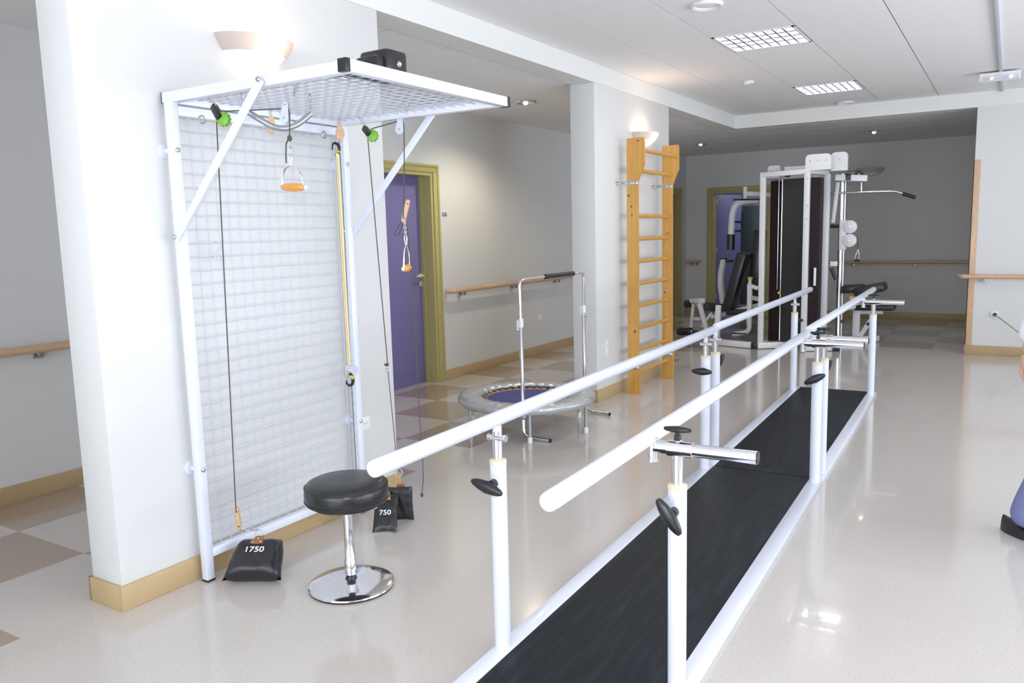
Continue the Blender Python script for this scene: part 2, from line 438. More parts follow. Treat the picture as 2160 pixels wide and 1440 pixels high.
# handrails
def bracket(bm, x, y, z, d):   # d: unit vector from wall to rail
    d = Vector(d); p = Vector((x, y, z)); s = Vector((-d.y, d.x, 0))
    bar(bm, p-d*.07+s*.0+Vector((0, 0, -.055)), p+d*.0+Vector((0, 0, -.055)), .055, .006, .001)
    bar(bm, p+Vector((0, 0, -.055))-d*.015, p+Vector((0, 0, -.015))-d*.005, .045, .012, .001)
    bar(bm, p-d*.068+s*.03+Vector((0, 0, -.045)), p-d*.068-s*.03+Vector((0, 0, -.045)), .006, .045, .001)
def rail_y(label, x, ya, yb, z, ends=(1, 1), first=.15, step=1.07):
    t_ = thing('handrail', label, 'handrail', (x, ya, z), 0, None)
    bm = NB(); pts = [(0, 0, 0), (0, yb-ya, 0)]
    if ends[0]: pts = [(-.06, -.03, 0)] + pts
    if ends[1]: pts = pts + [(-.06, yb-ya+.03, 0)]
    tube(bm, arc(pts, .05), .026, 16); obj('rail', bm, m_rail, t_)
    y = first
    while y < yb-ya:
        b = NB(); bracket(b, 0, y, 0, (1, 0, 0)); obj('bracket', b, m_zinc, t_); y += step
    return t_
rail_y('long wooden handrail on corridor wall right of the purple door', XC+.085, 6.86, 12.9, .952, first=.22)
rail_y('wooden handrail on corridor wall behind the near pillar', XC+.085, -2.9, 5.5, .925, (0, 1))
def rail_x(label, y, xa, xb, z, ends, br):
    t_ = thing('handrail', label, 'handrail', (xa, y, z))
    pts = [(0, 0, 0), (xb-xa, 0, 0)]
    if ends[0]: pts = [(-.03, .06, 0)]+pts
    if ends[1]: pts = pts+[(xb-xa+.03, .06, 0)]
    bm = NB(); tube(bm, arc(pts, .05), .026, 16); obj('rail', bm, m_rail, t_)
    for x in br:
        b = NB(); bracket(b, x-xa, 0, 0, (0, -1, 0)); obj('bracket', b, m_zinc, t_)
    return t_
rail_x('short wooden handrail on far wall between the two doorways', YF-.08, XC+.03, -4.76, .94, (0, 0), (-4.93, -4.83))
rail_x('wooden handrail on far grey wall behind the gym machine', YF-.08, -3.4, -.42, .925, (1, 0), (-3.0, -2.2, -1.29, -.52))
rail_x('wooden handrail on right wall beside the corner guard', YB-.085, -.45, XR-.3, .915, (1, 0), (-.24, .9, 2.0))

# ================================================================== LIGHT FITTINGS
def sconce(label, x, y, z, ax='x', lit=True, group=None, hw=.215):
    t_ = thing('wall_sconce', label, 'lamp', (x, y, z))
    if ax == 'y': t_.rotation_euler = (0, 0, R(-90))
    # half bowl: rim at z=0, bottom at -h, wall plane x=0
    H, D = .125, .17
    bm = NB(); n = 28; rows = []
    prof = [(1.0, 0), (.97, -.018), (.90, -.045), (.79, -.072)]
    for (s_, h) in prof:
        rows.append([bm.verts.new((D*s_*math.sin(PI*k/n), -hw*s_*math.cos(PI*k/n), h)) for k in range(n+1)])
    for a, b_ in zip(rows, rows[1:]):
        for k in range(n): bm.faces.new((a[k], a[k+1], b_[k+1], b_[k]))
    bmesh.ops.solidify(bm, geom=bm.faces[:], thickness=.006)
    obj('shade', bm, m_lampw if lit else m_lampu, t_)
    bm = NB(); rows = []
    for (s_, h) in [(.76, -.070), (.66, -.092), (.5, -.112), (.28, -.125), (.04, -.128)]:
        rows.append([bm.verts.new((D*s_*math.sin(PI*k/n), -hw*s_*math.cos(PI*k/n), h)) for k in range(n+1)])
    for a, b_ in zip(rows, rows[1:]):
        for k in range(n): bm.faces.new((a[k], a[k+1], b_[k+1], b_[k]))
    obj('diffuser', bm, m_glowW if lit else m_lampu, t_)
    bm = NB(); box(bm, (0, -.09, -.06), (.03, .09, -.01), .004); obj('back_plate', bm, m_lampw, t_)
    bm = NB(); cyl(bm, (.05, -.05, -.03), (.05, .05, -.03), .012, 12); obj('bulb', bm, m_glowW if lit else m_lampu, t_)
    if lit:
        l = bpy.data.lights.new('sconce_glow', 'POINT'); l.energy = 3.2; l.color = (1, .72, .48); l.shadow_soft_size = .03
        o = bpy.data.objects.new('sconce_glow', l); o.location = (.085, 0, -.02); o.parent = t_; COL.objects.link(o)
    return t_
sconce('lit half-bowl wall sconce above the mesh canopy on near pillar', XW, 2.74, 2.485)
sconce('lit half-bowl wall sconce above the wooden wall bars', XW, 7.50, 2.475)
sconce('unlit half-bowl wall sconce high on the far grey wall', -1.98, YF, 2.43, 'y', False)
def troffer(label, x, y):
    t_ = thing('ceiling_light', label, 'ceiling light', (x, y, ZC), 0, 'square louvred lights in the main ceiling')
    a, b_ = .61, .61; bm = NB()
    for (p, q) in (((0, 0), (a, .02)), ((0, b_-.02), (a, b_)), ((0, 0), (.02, b_)), ((a-.02, 0), (a, b_))): box(bm, (p[0], p[1], -.004), (q[0], q[1], .07))
    box(bm, (0, 0, .07), (a, b_, .075)); obj('housing', bm, m_louv, t_)
    for k in range(4):
        bm = NB(); yy = .02+.57*(k+.5)/4; cyl(bm, (.03, yy, .045), (a-.03, yy, .045), .020, 10); obj('tube', bm, m_glowC, t_)
    for k in range(1, 4):
        bm = NB(); yy = .02+.57*k/4; prism(bm, [(.02, yy-.013, 0), (.02, yy+.013, 0), (.02, yy+.002, .03), (.02, yy-.002, .03)], (a-.04, 0, 0)); obj('louvre', bm, m_zinc, t_, 0)
    for k in range(1, 8):
        bm = NB(); xx = .02+.57*k/8; prism(bm, [(xx-.006, .02, -.001), (xx+.006, .02, -.001), (xx+.001, .02, .028), (xx-.001, .02, .028)], (0, b_-.04, 0)); obj('louvre', bm, m_zinc, t_, 0)
    l = bpy.data.lights.new('troffer_light', 'AREA'); l.shape = 'SQUARE'; l.size = .5; l.energy = 7; l.color = (1, .95, .97)
    o = bpy.data.objects.new('troffer_light', l); o.location = (a/2, b_/2, -.012); o.parent = t_; COL.objects.link(o)
troffer('square louvred ceiling light nearer the camera, the larger looking one in view', -2.02, 6.245)
troffer('square louvred ceiling light farther away, near the beam', -2.02, 8.965)
def disc(label, x, y, z, r, lit=0, cat='ceiling light', name='round_downlight', group=None, metal=False):
    t_ = thing(name, label, cat, (x, y, z), 0, group)
    bm = NB(); n = 32
    lathe(bm, [(r*.72, .0), (r*.74, -.012), (r*.9, -.020), (r, -.012), (r, -.001), (r*.72, -.0005)], (0, 0, 0), n); obj('ring', bm, m_chrome if metal else m_ceil if name == 'ceiling_cover' else m_wplast, t_)
    bm = NB(); lathe(bm, [(r*.71, -.004), (r*.70, -.006), (r*.3, -.010), (.002, -.011)], (0, 0, 0), n)
    obj('reflector', bm, m_chrome if metal else m_ceil, t_)
    if lit:
        l = bpy.data.lights.new('downlight', 'SPOT'); l.energy = lit; l.color = (1, .90, .68); l.spot_size = R(150); l.spot_blend = .6; l.shadow_soft_size = .06
        lo_ = bpy.data.objects.new('downlight', l); lo_.location = (0, 0, -.045); lo_.parent = t_; COL.objects.link(lo_)
        bm = NB(); lathe(bm, [(.022, -.01), (.024, -.024), (.012, -.036), (.002, -.038)], (0, 0, 0), 16); obj('bulb', bm, m_glowD, t_)
    return t_
disc('white round ceiling vent at the top edge, nearest the camera', -1.75, 5.31, ZC, .105, cat='ceiling vent', name='ceiling_vent')
disc('small white round ceiling vent just before the far beam', -1.75, 10.45, ZC, .10, cat='ceiling vent', name='ceiling_vent')
disc('faint flat round cover in ceiling right of the sconce glow', -2.30, 8.30, ZC, .05, cat='ceiling cover', name='ceiling_cover')
disc('lit round downlight in corridor ceiling before the middle pillar', -4.145, 7.03, ZK, .115, 60, metal=True)
disc('lit round downlight in far ceiling above the corridor doorway', -4.116, 12.25, ZK, .10, 3, metal=True)
disc('lit round downlight in far ceiling above the gym machine', -1.70, 12.5, ZK, .11, 3, metal=True)
# emergency luminaire on its surface conduit
t_ = thing('emergency_light', 'white emergency light box with two lamps hanging under ceiling conduit', 'emergency light', (-.16, 9.35, ZC))
bm = NB(); prism(bm, [(-.17, -.05, -.02), (-.17, .06, -.02), (-.17, .06, -.085), (-.17, -.02, -.095), (-.17, -.055, -.06)], (.34, 0, 0)); obj('housing', bm, m_cream if False else m_wplast, t_, 20)
bm = NB(); prism(bm, [(-.155, -.058, -.055), (-.155, -.056, -.052), (-.155, -.02, -.098), (-.155, -.023, -.100)], (.31, 0, 0)); obj('lens', bm, m_palep, t_, 0)
bm = NB(); lathe(bm, [(.012, -.012), (.014, 0), (.004, .006)], (-.07, -.052, -.075), 12, 'Y'); obj('lamp', bm, m_lens, t_)
bm = NB(); lathe(bm, [(.014, -.014), (.016, 0), (.004, .006)], (.09, -.052, -.07), 12, 'Y'); obj('lamp', bm, m_lens2, t_)
tag(obj('ceiling_conduit', box(NB(), (-.170, YR, ZC-.022), (-.140, YB, ZC), .002), m_palep), 'thin white surface conduit running along the ceiling', 'conduit')

# ================================================================== WALL FITTINGS
def outlet(label, p, axis, plug=False):
    t_ = thing('power_outlet', label, 'power outlet', p)
    if axis == 'y': t_.rotation_euler = (0, 0, R(-90))
    bm = NB(); box(bm, (0, -.04, -.04), (.010, .04, .04), .003); obj('plate', bm, m_wplast, t_)
    bm = NB(); lathe(bm, [(.021, .0095), (.021, .0115), (.018, .012)], (0, 0, 0), 24, 'X'); obj('socket', bm, m_wplast, t_)
    bm = NB()
    for y in (-.009, .009): cyl(bm, (.0118, y, 0), (.0125, y, 0), .003, 8)
    obj('hole', bm, m_dark, t_)
    return t_
outlet('white socket on corridor wall behind the trampoline bar', (XC, 8.85, .46), 'x')
outlet('white socket on near pillar, right of the mesh frame', (XW, 3.385, .48), 'x')
outlet('white socket on middle pillar, upper of the two', (XW, 6.68, .505), 'x')
outlet('white socket on middle pillar, lower of the two', (XW, 6.68, .425), 'x')
outlet('white socket on right wall with a black plug in it', (-.11, YB, .477), 'y')
t_ = thing('extension_cable', 'grey cord with black plug hanging from the right wall socket', 'cord', (-.105, YB-.015, .477))
bm = NB(); lathe(bm, [(.021, 0), (.021, -.03), (.012, -.045), (.008, -.06)], (0, 0, 0), 16, 'Y'); obj('plug', bm, m_black, t_)
bm = NB(); pts = [(0, -.05, 0), (.05, -.10, -.03), (.13, -.15, -.09), (.22, -.2, -.16), (.33, -.25, -.24), (.48, -.3, -.34), (.62, -.35, -.44), (.8, -.4, -.468), (1.3, -.3, -.47)]
tube(bm, arc(pts, .08, 4), .006, 8); obj('cable', bm, m_grey, t_)
t_ = thing('door_sign', 'small room number plate beside the purple door frame', 'sign', (XC, 6.865, 1.757))
obj('plate', box(NB(), (0, -.04, -.028), (.004, .044, .030), .001), m_wplast, t_)
def text_mesh(name, s, size, m, parent, mw, extr=.0006, sc=(1, 1, 1)):
    cu = bpy.data.curves.new(name, 'FONT'); cu.body = s; cu.size = size; cu.extrude = extr; cu.align_x = 'CENTER'; cu.align_y = 'CENTER'; cu.offset = size*.012
    o = bpy.data.objects.new(name, cu); COL.objects.link(o)
    dg = bpy.context.evaluated_depsgraph_get(); me = bpy.data.meshes.new_from_object(o.evaluated_get(dg))
    bpy.data.objects.remove(o); bpy.data.curves.remove(cu)
    me.materials.clear(); me.materials.append(m)
    q = bpy.data.objects.new(name, me); COL.objects.link(q); q.parent = parent; q.matrix_local = mw @ Matrix.Diagonal((*sc, 1)); return q
for k, y in enumerate((-.018, .024)):
    pl_ = obj('number_square', box(NB(), (.004, y-.017, -.019), (.0055, y+.017, .021), .0005), m_navy, t_)
    text_mesh('lettering', '03'[k], .036, m_ink, t_, Matrix.Translation((.0062, y, .001)) @ Matrix(((0, 0, 1), (1, 0, 0), (0, 1, 0))).to_4x4())

# ================================================================== PARALLEL BARS
BR = .0258
def knob_t(name, m, parent, p, d, ang, s_=1.0):
    """lozenge T-knob: stem from p along d, handle rotated by ang in the plane normal to d"""
    p, d = Vector(p), Vector(d).normalized()
    x, y = frame_of(d); a = R(ang); ax = x*math.cos(a)+y*math.sin(a); ay = d.cross(ax)
    bm = NB(); cyl(bm, p, p+d*.022*s_, .014*s_, 16); cyl(bm, p+d*.02*s_, p+d*.042*s_, .010*s_, 14)
    st = [(-.055, .006, .006), (-.047, .011, .009), (-.03, .0165, .011), (0, .021, .014), (.03, .0165, .011), (.047, .011, .009), (.055, .006, .006)]
    c = p+d*.045*s_; rings = []
    for (u, hy, hz) in st:
        rings.append([bm.verts.new(c+ax*u*s_+ay*math.cos(2*PI*k/12)*hy*s_+d*math.sin(2*PI*k/12)*hz*s_) for k in range(12)])
    for A_, B_ in zip(rings, rings[1:]):
        for k in range(12): bm.faces.new((A_[k], A_[(k+1) % 12], B_[(k+1) % 12], B_[k]))
    bm.faces.new(rings[0][::-1]); bm.faces.new(rings[-1])
    return obj(name, bm, m, parent)
def bars_unit(label, cx, y0, L, rails, zr, kn, ha=.675):
    """local frame: x across (0 = centre), y along from first post pair; rails = list of (x, ya, yb)"""
    t_ = thing('parallel_bars', label, 'parallel bars', (cx, y0, 0), BR)
    e0, e1 = kn['ends']
    for s_ in (-1, 1):
        x0, x1 = (.295, .365) if s_ > 0 else (-.365, -.297)
        bm = NB(); box(bm, (x0, e0, .0), (x1, e1, .029), .002); obj('platform_rim', bm, m_white, t_)
    bm = NB(); box(bm, (-.298, e0+.004, .0), (.296, e1-.004, .024), .002); pm = obj('platform', bm, m_rub, t_)
    for iy, y in enumerate((0, L)):
        for s_ in (-1, 1):
            x = s_*.333; zt = .735 if iy == kn['low'] else .742
            bm = NB(); lathe(bm, [(.030, .026), (.030, zt)], (x, y, 0), 28)
            po = obj('post', bm, m_white, t_)
            bm = NB(); lathe(bm, [(.0235, zt-.004), (.0315, zt-.003), (.0315, zt+.008), (.024, zt+.013), (.0195, zt+.013)], (x, y, 0), 28); obj('collar', bm, m_cream, po)
            top = .848 if s_ > 0 else .85
            bm = NB(); cyl(bm, (x, y, zt), (x, y, top), .018, 22); obj('inner_tube', bm, m_chrome, po)
            kd = (0, -1, 0) if iy == 0 and kn['dir'][0] < 0 else (0, kn['dir'][iy], 0)
            bm = NB(); cyl(bm, (x, y+kd[1]*.02, .665), (x, y+kd[1]*.036, .665), .015, 16); obj('boss', bm, m_white, po)
            knob_t('post_knob', m_black, po, (x, y+kd[1]*.030, .665), kd, kn['ang'][iy*2+(s_ > 0)], 1.15)
            if s_ < 0:
                bm = NB(); bar(bm, (x, y, .822), (x, y, zr-.02), .018, .034, .002, (0, 1, 0)); obj('rail_bracket', bm, m_white, po)
                bm = NB(); cyl(bm, (x-.026, y-.012, .828), (x+.042, y-.012, .828), .010, 14); cyl(bm, (x+.034, y-.012, .828), (x+.044, y-.012, .828), .013, 14); cyl(bm, (x-.03, y-.012, .828), (x-.024, y-.012, .828), .013, 14)
                obj('clamp_bolt', bm, m_chrome, po)
            else:
                z = .862
                bm = NB(); cyl(bm, (x-.075, y, z), (x+.247, y, z), .0205, 24); tb_ = obj('side_tube', bm, m_chrome, po)
                bm = NB(); cyl(bm, (x+.247, y, z), (x+.251, y, z), .019, 20); obj('end_plug', bm, m_black, tb_)
                bm = NB(); cyl(bm, (x-.03, y, z), (x+.05, y, z), .0255, 24); obj('sleeve', bm, m_chrome, po)
                bm = NB(); cyl(bm, (x, y, z+.02), (x, y, z+.034), .010, 14); lathe(bm, [(.013, z+.020), (.013, z+.028)], (x, y, 0), 8); obj('knob_stem', bm, m_chrome, po)
                knob_t('top_knob', m_black, po, (x, y, z+.026), (0, 0, 1), kn['tang'][iy], .80)
                bm = NB(); cyl(bm, (x-.083, y, z-.045), (x-.083, y, z+.03), .016, 20); lathe(bm, [(.019, z-.05), (.019, z-.044)], (x-.083, y, 0), 20); obj('rail_clamp', bm, m_chrome, po)
                bm = NB(); bar(bm, (x-.095, y-.02, z+.015), (x-.085, y-.02, zr), .02, .04, .002, (0, 1, 0)); obj('rail_bracket', bm, m_white, po)
    for (xa, xb, ya, yb) in rails:
        bm = NB(); r = .0265
        pr = [(xa, ya-.004, zr), (xa, ya, zr), (xa, ya+.012, zr)]
        d = Vector((xb-xa, yb-ya, 0)).normalized(); a = Vector((xa, ya, zr)); b_ = Vector((xb, yb, zr))
        tube(bm, [a-d*.006, a-d*.003, a+d*.008, b_-d*.008, b_+d*.003, b_+d*.006], [r*.72, r*.92, r, r, r*.92, r*.72], 28)
        obj('rail', bm, m_white, t_)
    return t_
bars_unit('near section of the white parallel bars with black rubber walkway', -1.1925, 2.345, 2.52,
          [(-.345, -.352, -.66, 2.80), (.236, .232, -.69, 2.80)], .888, dict(ends=(-1.7, 2.60), low=0, dir=(-1, -1), ang=(15, 55, 0, -28), tang=(0, 0)))
bars_unit('far section of the white parallel bars with black rubber walkway', -1.2625, 5.075, 2.57,
          [(-.352, -.352, .08, 3.45), (.226, .226, .08, 3.55)], .900, dict(ends=(-.125, 2.75), low=0, dir=(1, 1), ang=(60, 60, 10, 10), tang=(0, 0)))

# ================================================================== MESH THERAPY FRAME
XP = -3.06; YA, YZ = 2.225, 3.262
t_ = thing('pulley_therapy_frame', 'white wall frame of square wire mesh with mesh canopy on braces', 'therapy frame', (XP, YA, 0))
L0 = t_.location.copy()
def W(x, y, z): return Vector((x, y, z))-L0
def gobj(n, bm, m, p=t_, sm=40):
    bmesh.ops.translate(bm, vec=-L0, verts=bm.verts); return obj(n, bm, m, p, sm)
for y in (YA, YZ):
    po = gobj('post', box(NB(), (XP-.02, y-.02, .008), (XP+.02, y+.02, 2.135), .003), m_white)
    gobj('post_foot', box(NB(), (XP-.021, y-.021, 0), (XP+.021, y+.021, .01), .001), m_black, po)
for z, n_ in ((.13, 'bottom_rail'), (2.10, 'top_rail')):
    gobj(n_, box(NB(), (XP-.02, YA+.02, z-.02), (XP+.02, YZ-.02, z+.02), .003), m_white)
def crimp(p, q, ax, amp, per, r, ph=0):
    p, q = Vector(p), Vector(q); L = (q-p).length; n = max(4, int(L/per*4)); ax = Vector(ax)
    return tube(NB(), [p+(q-p)*(k/n)+ax*amp*math.sin(PI/2*k+ph) for k in range(n+1)], r, 6)
ny = 17; dy = (YZ-YA-.04)/ny
for k in range(1, ny):
    y = YA+.02+dy*k
    gobj('wire', crimp((XP+.005, y, .15), (XP+.005, y, 2.08), (0, 1, 0), .0018, .122, .0020), m_wire)
nz = 32; dz = 1.93/nz
for k in range(1, nz):
    z = .15+dz*k
    gobj('wire', crimp((XP+.001, YA+.02, z), (XP+.001, YZ-.02, z), (0, 0, 1), .0016, .122, .0020), m_wire)
# canopy
ZP = 2.155; XO = -2.045
for y, nm in ((YA+.01, 'canopy_side'), (YZ-.01, 'canopy_side')):
    cp = gobj('canopy_side', box(NB(), (XP-.045, y-.02, ZP-.022), (XO-.021, y+.02, ZP+.022), .003), m_white)
    gobj('end_cap', box(NB(), (XP-.049, y-.0205, ZP-.0225), (XP-.043, y+.0205, ZP+.0225), .001), m_black, cp)
fr = gobj('canopy_front', box(NB(), (XO-.02, YA-.010, ZP-.022), (XO+.02, YZ+.010, ZP+.022), .003), m_white)
for y, s_ in ((YA-.010, -1), (YZ+.010, 1)):
    gobj('end_cap', box(NB(), (XO-.0215, min(y, y+s_*.022), ZP-.0235), (XO+.0215, max(y, y+s_*.022), ZP+.0235), .002), m_black, fr)
gobj('canopy_back', box(NB(), (XP-.045, YA+.03, ZP-.022), (XP-.005, YZ-.03, ZP+.022), .003), m_white)
for k in range(1, 17):
    x = XP-.005+(XO-.02-XP+.005)*k/17
    gobj('wire', crimp((x, YA+.03, ZP), (x, YZ-.03, ZP), (1, 0, 0), .004, .121, .0030, PI*(k % 2)), m_wire)
for k in range(1, 17):
    y = YA+.03+(YZ-YA-.06)*k/17
    gobj('wire', crimp((XP-.005, y, ZP+.004), (XO-.02, y, ZP+.004), (0, 1, 0), .004, .121, .0030, PI*(k % 2)), m_wire)
for y, px_ in ((YA-.026, 0), (YZ+.026, 1)):
    b = gobj('brace', bar(NB(), (XP, y, 1.555), (-2.47, y, ZP), .012, .035, .002, (0, 0, 1)), m_white)
    for p in ((XP, 1.568), (-2.475, ZP)):
        bm = NB(); s_ = -1 if px_ == 0 else 1
        lathe(bm, [(.011, 0), (.011, s_*.006), (.006, s_*.011)], (p[0], y+s_*.006, p[1]), 12, 'Y'); gobj('bolt', bm, m_zinc, b)
for y in (YA, YZ):
    for z in (1.935, .527):
        bm = NB(); lathe(bm, [(.010, .02), (.010, .026), (.005, .029)], (XP, y, z), 12, 'X'); gobj('bolt', bm, m_zinc)
        bm = NB(); cyl(bm, (XW, y+.0, z), (XW+.016, y, z), .033, 24); cyl(bm, (XW+.01, y, z), (XP-.018, y, z), .013, 14); gobj('wall_standoff', bm, m_white)
for y in (2.36, 3.10):
    bm = NB(); torus(bm, (XP+.022, y, 2.075), .016, .0035, 'X', 18, 6); gobj('eye_ring', bm, m_zinc)

# black case on the canopy
t2 = thing('black_case', 'black rounded case with a metal rivet lying on the mesh canopy', 'case', (-2.15, 2.53, ZP+.009))
bm = NB(); box(bm, (-.09, -.030, 0), (.06, .095, .112), .018); obj('body', bm, m_black, t2)
bm = NB(); box(bm, (-.10, -.20, 0), (.04, -.05, .040), .014); obj('end_lobe', bm, m_black, t2)
bm = NB(); box(bm, (-.075, -.075, .0), (.045, -.02, .082), .018); obj('shoulder', bm, m_black, t2)
bm = NB(); lathe(bm, [(.013, 0), (.013, .004), (.010, .006), (.005, .003)], (.06, .035, .055), 18, 'X'); obj('rivet', bm, m_zinc, t2)

# ---- hanging gear; helpers
def snap(bm, p, q, w=.010, r=.0022):
    """spring hook seen as a long thin ring from p to q"""
    p, q = Vector(p), Vector(q); d = (q-p).normalized(); x, y = frame_of(d); L = (q-p).length
    pts = []
    for k in range(18):
        a = 2*PI*k/18; pts.append((p+q)/2 + d*(L/2)*math.cos(a) + x*w*math.sin(a)*(1.0 if math.cos(a) < 0 else .7))
    tube(bm, pts, r, 6, closed=True)
def chain(bm, p, q, r=.0018):
    p, q = Vector(p), Vector(q); L = (q-p).length; n = max(2, round(L/.022)); d = (q-p).normalized(); x, y = frame_of(d)
    for k in range(n):
        c = p+(q-p)*((k+.5)/n); ax = x if k % 2 else y
        tube(bm, [c+d*math.cos(2*PI*j/10)*(L/n*.62)+ax*math.sin(2*PI*j/10)*.006 for j in range(10)], r, 5, closed=True)
def G(o):   # object builder translating world coordinates to the thing
    def f(n, bm, m, p=None, sm=40):
        bmesh.ops.translate(bm, vec=-o.location, verts=bm.verts); return obj(n, bm, m, p or o, sm)
    return f
AV = lambda *a: at(*a)
ZM = ZP-.004
# two rope circuits
def circuit(idx):
    if idx == 0:
        Ya, Yb = 2.25, 2.30
        a_top, a_body, a_wh = at(437, 200, Z=ZM), at(456, 233, Ya), at(462, 245, Ya)
        g_top, g_c = at(627, 180, Z=ZM), at(603, 235, Yb)
        nm = ('left', 'black snap pulley with lime wheel, the left one under the canopy', 'grey plastic pulley block left, above the centre stirrup')
    else:
        Ya, Yb = 3.08, 2.95
        a_top, a_body, a_wh = at(759, 250, Z=ZM), at(771, 274, Ya), at(778, 281, Ya)
        g_top, g_c = at(861, 219, Z=ZM), at(845, 262, Yb)
        nm = ('right', 'black snap pulley with lime wheel, the right one beside the post', 'grey plastic pulley block right, above the hanging wooden toggle')
    # snap pulley
    t_ = thing('snap_pulley', nm[1], 'pulley', a_top); g = G(t_)
    bm = NB(); snap(bm, a_top+Vector((0, 0, .004)), a_body+Vector((0, 0, .02)), .008); g('snap_hook', bm, m_zinc)
    bm = NB(); d = (a_wh-a_top).normalized()
    bar(bm, a_body-d*.03, a_wh+d*.012, .030, .026, .006, (0, 1, 0)); g('cheek', bm, m_black)
    bm = NB(); wv = a_wh+Vector((.012, .012, -.012))
    tube(bm, [wv+Vector((-.35, .94, 0))*-.012, wv+Vector((-.35, .94, 0))*-.010, wv, wv+Vector((-.35, .94, 0))*.010, wv+Vector((-.35, .94, 0))*.012], [.020, .027, .023, .027, .020], 24)
    for k in range(10):
        a = 2*PI*k/10; u = Vector((.94, .35, 0)); c = wv+u*math.cos(a)*.026+Vector((0, 0, 1))*math.sin(a)*.026
        cyl(bm, c+Vector((-.35, .94, 0))*-.009, c+Vector((-.35, .94, 0))*.009, .005, 6)
    g('wheel', bm, m_green)
    # grey block
    t_ = thing('pulley_block', nm[2], 'pulley', g_top); g = G(t_)
    bm = NB(); snap(bm, g_top+Vector((0, 0, .004)), g_top*.55+g_c*.45+Vector((.008, 0, 0)), .007); g('snap_hook', bm, m_zinc)
    bm = NB(); d = (g_c-g_top); d = Vector((-.012, 0, -.05)) if idx == 0 else Vector((-.006, 0, -.045)); n_ = Vector((.2, -.98, 0))
    for s_ in (-1, 1):
        c0 = g_c-d*.45+n_*s_*.007; c1 = g_c+d*.55+n_*s_*.007; pts = []
        u = d.normalized(); x = u.cross(n_).normalized()
        for k in range(9): a = PI*k/8; pts.append(c0+x*math.cos(a)*.013-u*math.sin(a)*.013)
        for k in range(9): a = PI*k/8; pts.append(c1-x*math.cos(a)*.021+u*math.sin(a)*.021)
        prism(bm, pts, n_*.002)
    g('cheek', bm, m_palep)
    bm = NB(); tube(bm, [g_c+d*.5-n_*.006, g_c+d*.5+n_*.006], .013, 18); g('wheel', bm, m_wplast)
    bm = NB()
    for q in (g_c-d*.5, g_c+d*.5): tube(bm, [q-n_*.012, q+n_*.012], .004, 10)
    g('rivet', bm, m_zinc)
    return a_wh, g_c
w0, g0 = circuit(0); w1, g1 = circuit(1)

# bag 1750 with its rope
def puff_bag(bm, W_, H_, T_, n=14, pin=.10, tap=0):
    """pillow with pinched corners in local x (width), z (height), y thickness"""
    gr = {}
    for sd in (1, -1):
        for i in range(n+1):
            for j in range(n+1):
                u, v = -1+2*i/n, -1+2*j/n
                edge = i in (0, n) or j in (0, n)
                if edge and sd < 0: gr[(sd, i, j)] = gr[(1, i, j)]; continue
                x = u*W_/2*(1-pin*(1-abs(v)**1.5)*abs(u)**2)*(1-tap*max(0, v)**1.5); z = v*H_/2*(1-pin*(1-abs(u)**1.5)*abs(v)**2)
                th = T_/2*((1-u**4)*(1-v**4))**.5
                wr = .004*math.sin(9*u+4*v)*(1-u*u)*(1-v*v)+.003*math.sin(17*v*abs(u))*(1-v*v)
                gr[(sd, i, j)] = bm.verts.new((x, -sd*(th+(wr if not edge else 0)), z))
    for sd in (1, -1):
        for i in range(n):
            for j in range(n):
                q = [gr[(sd, i, j)], gr[(sd, i+1, j)], gr[(sd, i+1, j+1)], gr[(sd, i, j+1)]]
                bm.faces.new(q if sd > 0 else q[::-1])
    return bm
def rotm(rx, ry, rz, loc): return Matrix.Translation(loc) @ Euler((R(rx), R(ry), R(rz)), 'XYZ').to_matrix().to_4x4()
b1 = thing('weight_bag', 'black vinyl weight bag printed 1750 on the floor by the post foot', 'weight bag', (-2.880, 2.37, 0))
bm = NB(); puff_bag(bm, .270, .215, .125, pin=.13, tap=.33); o = obj('bag', bm, m_vinyl, b1, 60); mb = rotm(-56, 0, 30, (0, -.012, .085)); o.matrix_local = mb
text_mesh('lettering', '1750', .040, m_ink, b1, mb @ Matrix.Translation((.0, -.0690, .010)) @ Euler((R(90), 0, 0)).to_matrix().to_4x4(), sc=(1.15, 1, 1))
bm = NB(); prism(bm, [(-.017, -.040, .100), (.017, -.040, .100), (.030, -.062, .046), (.0, -.065, .040), (-.030, -.062, .046)], (0, -.006, .0)); o = obj('leather_tab', bm, m_leather, b1, 0); o.matrix_local = mb
bm = NB()
for x, y_, z in ((0, -.004, .078), (-.018, -.012, .054), (.018, -.012, .054)): lathe(bm, [(.004, -.048), (.004, -.056), (.002, -.058)], (x, y_, z), 8, 'Y')
o = obj('rivet', bm, m_chrome, b1); o.matrix_local = mb
tabtop = b1.location + mb @ Vector((0, -.046, .095))
rg = at(507, 1146, 2.40); 
ringc = tabtop + Vector((-.005, 0, .012))
bm = NB(); torus(bm, (0, 0, 0), .020, .0025, 'Y', 20, 6); o = obj('ring', bm, m_zinc, b1); o.location = ringc-b1.location; o.rotation_euler = (0, 0, R(30))
def toggle(label, p, q, r=.012):
    t_ = thing('wooden_toggle', label, 'toggle', p); g = G(t_); p, q = Vector(p), Vector(q)
    pts = [p+(q-p)*k for k in (0, .04, .12, .5, .88, .96, 1)]
    bm = NB(); tube(bm, pts, [r*.6, r*.85, r, r*1.05, r, r*.85, r*.6], 16); g('body', bm, m_beech)
    bm = NB(); d = (q-p).normalized(); n_ = Vector((.75, -.65, 0))
    for k in (.18, .82): c = p+(q-p)*k; tube(bm, [c-n_*(r*1.05), c+n_*(r*1.07)], .004, 8)
    g('cord_hole', bm, m_dark)
    return t_
T0a, T0b = at(498, 1069, 2.345), at(505, 1117, 2.345)
toggle('upright beech toggle on the left cord above the 1750 bag', T0a, T0b)
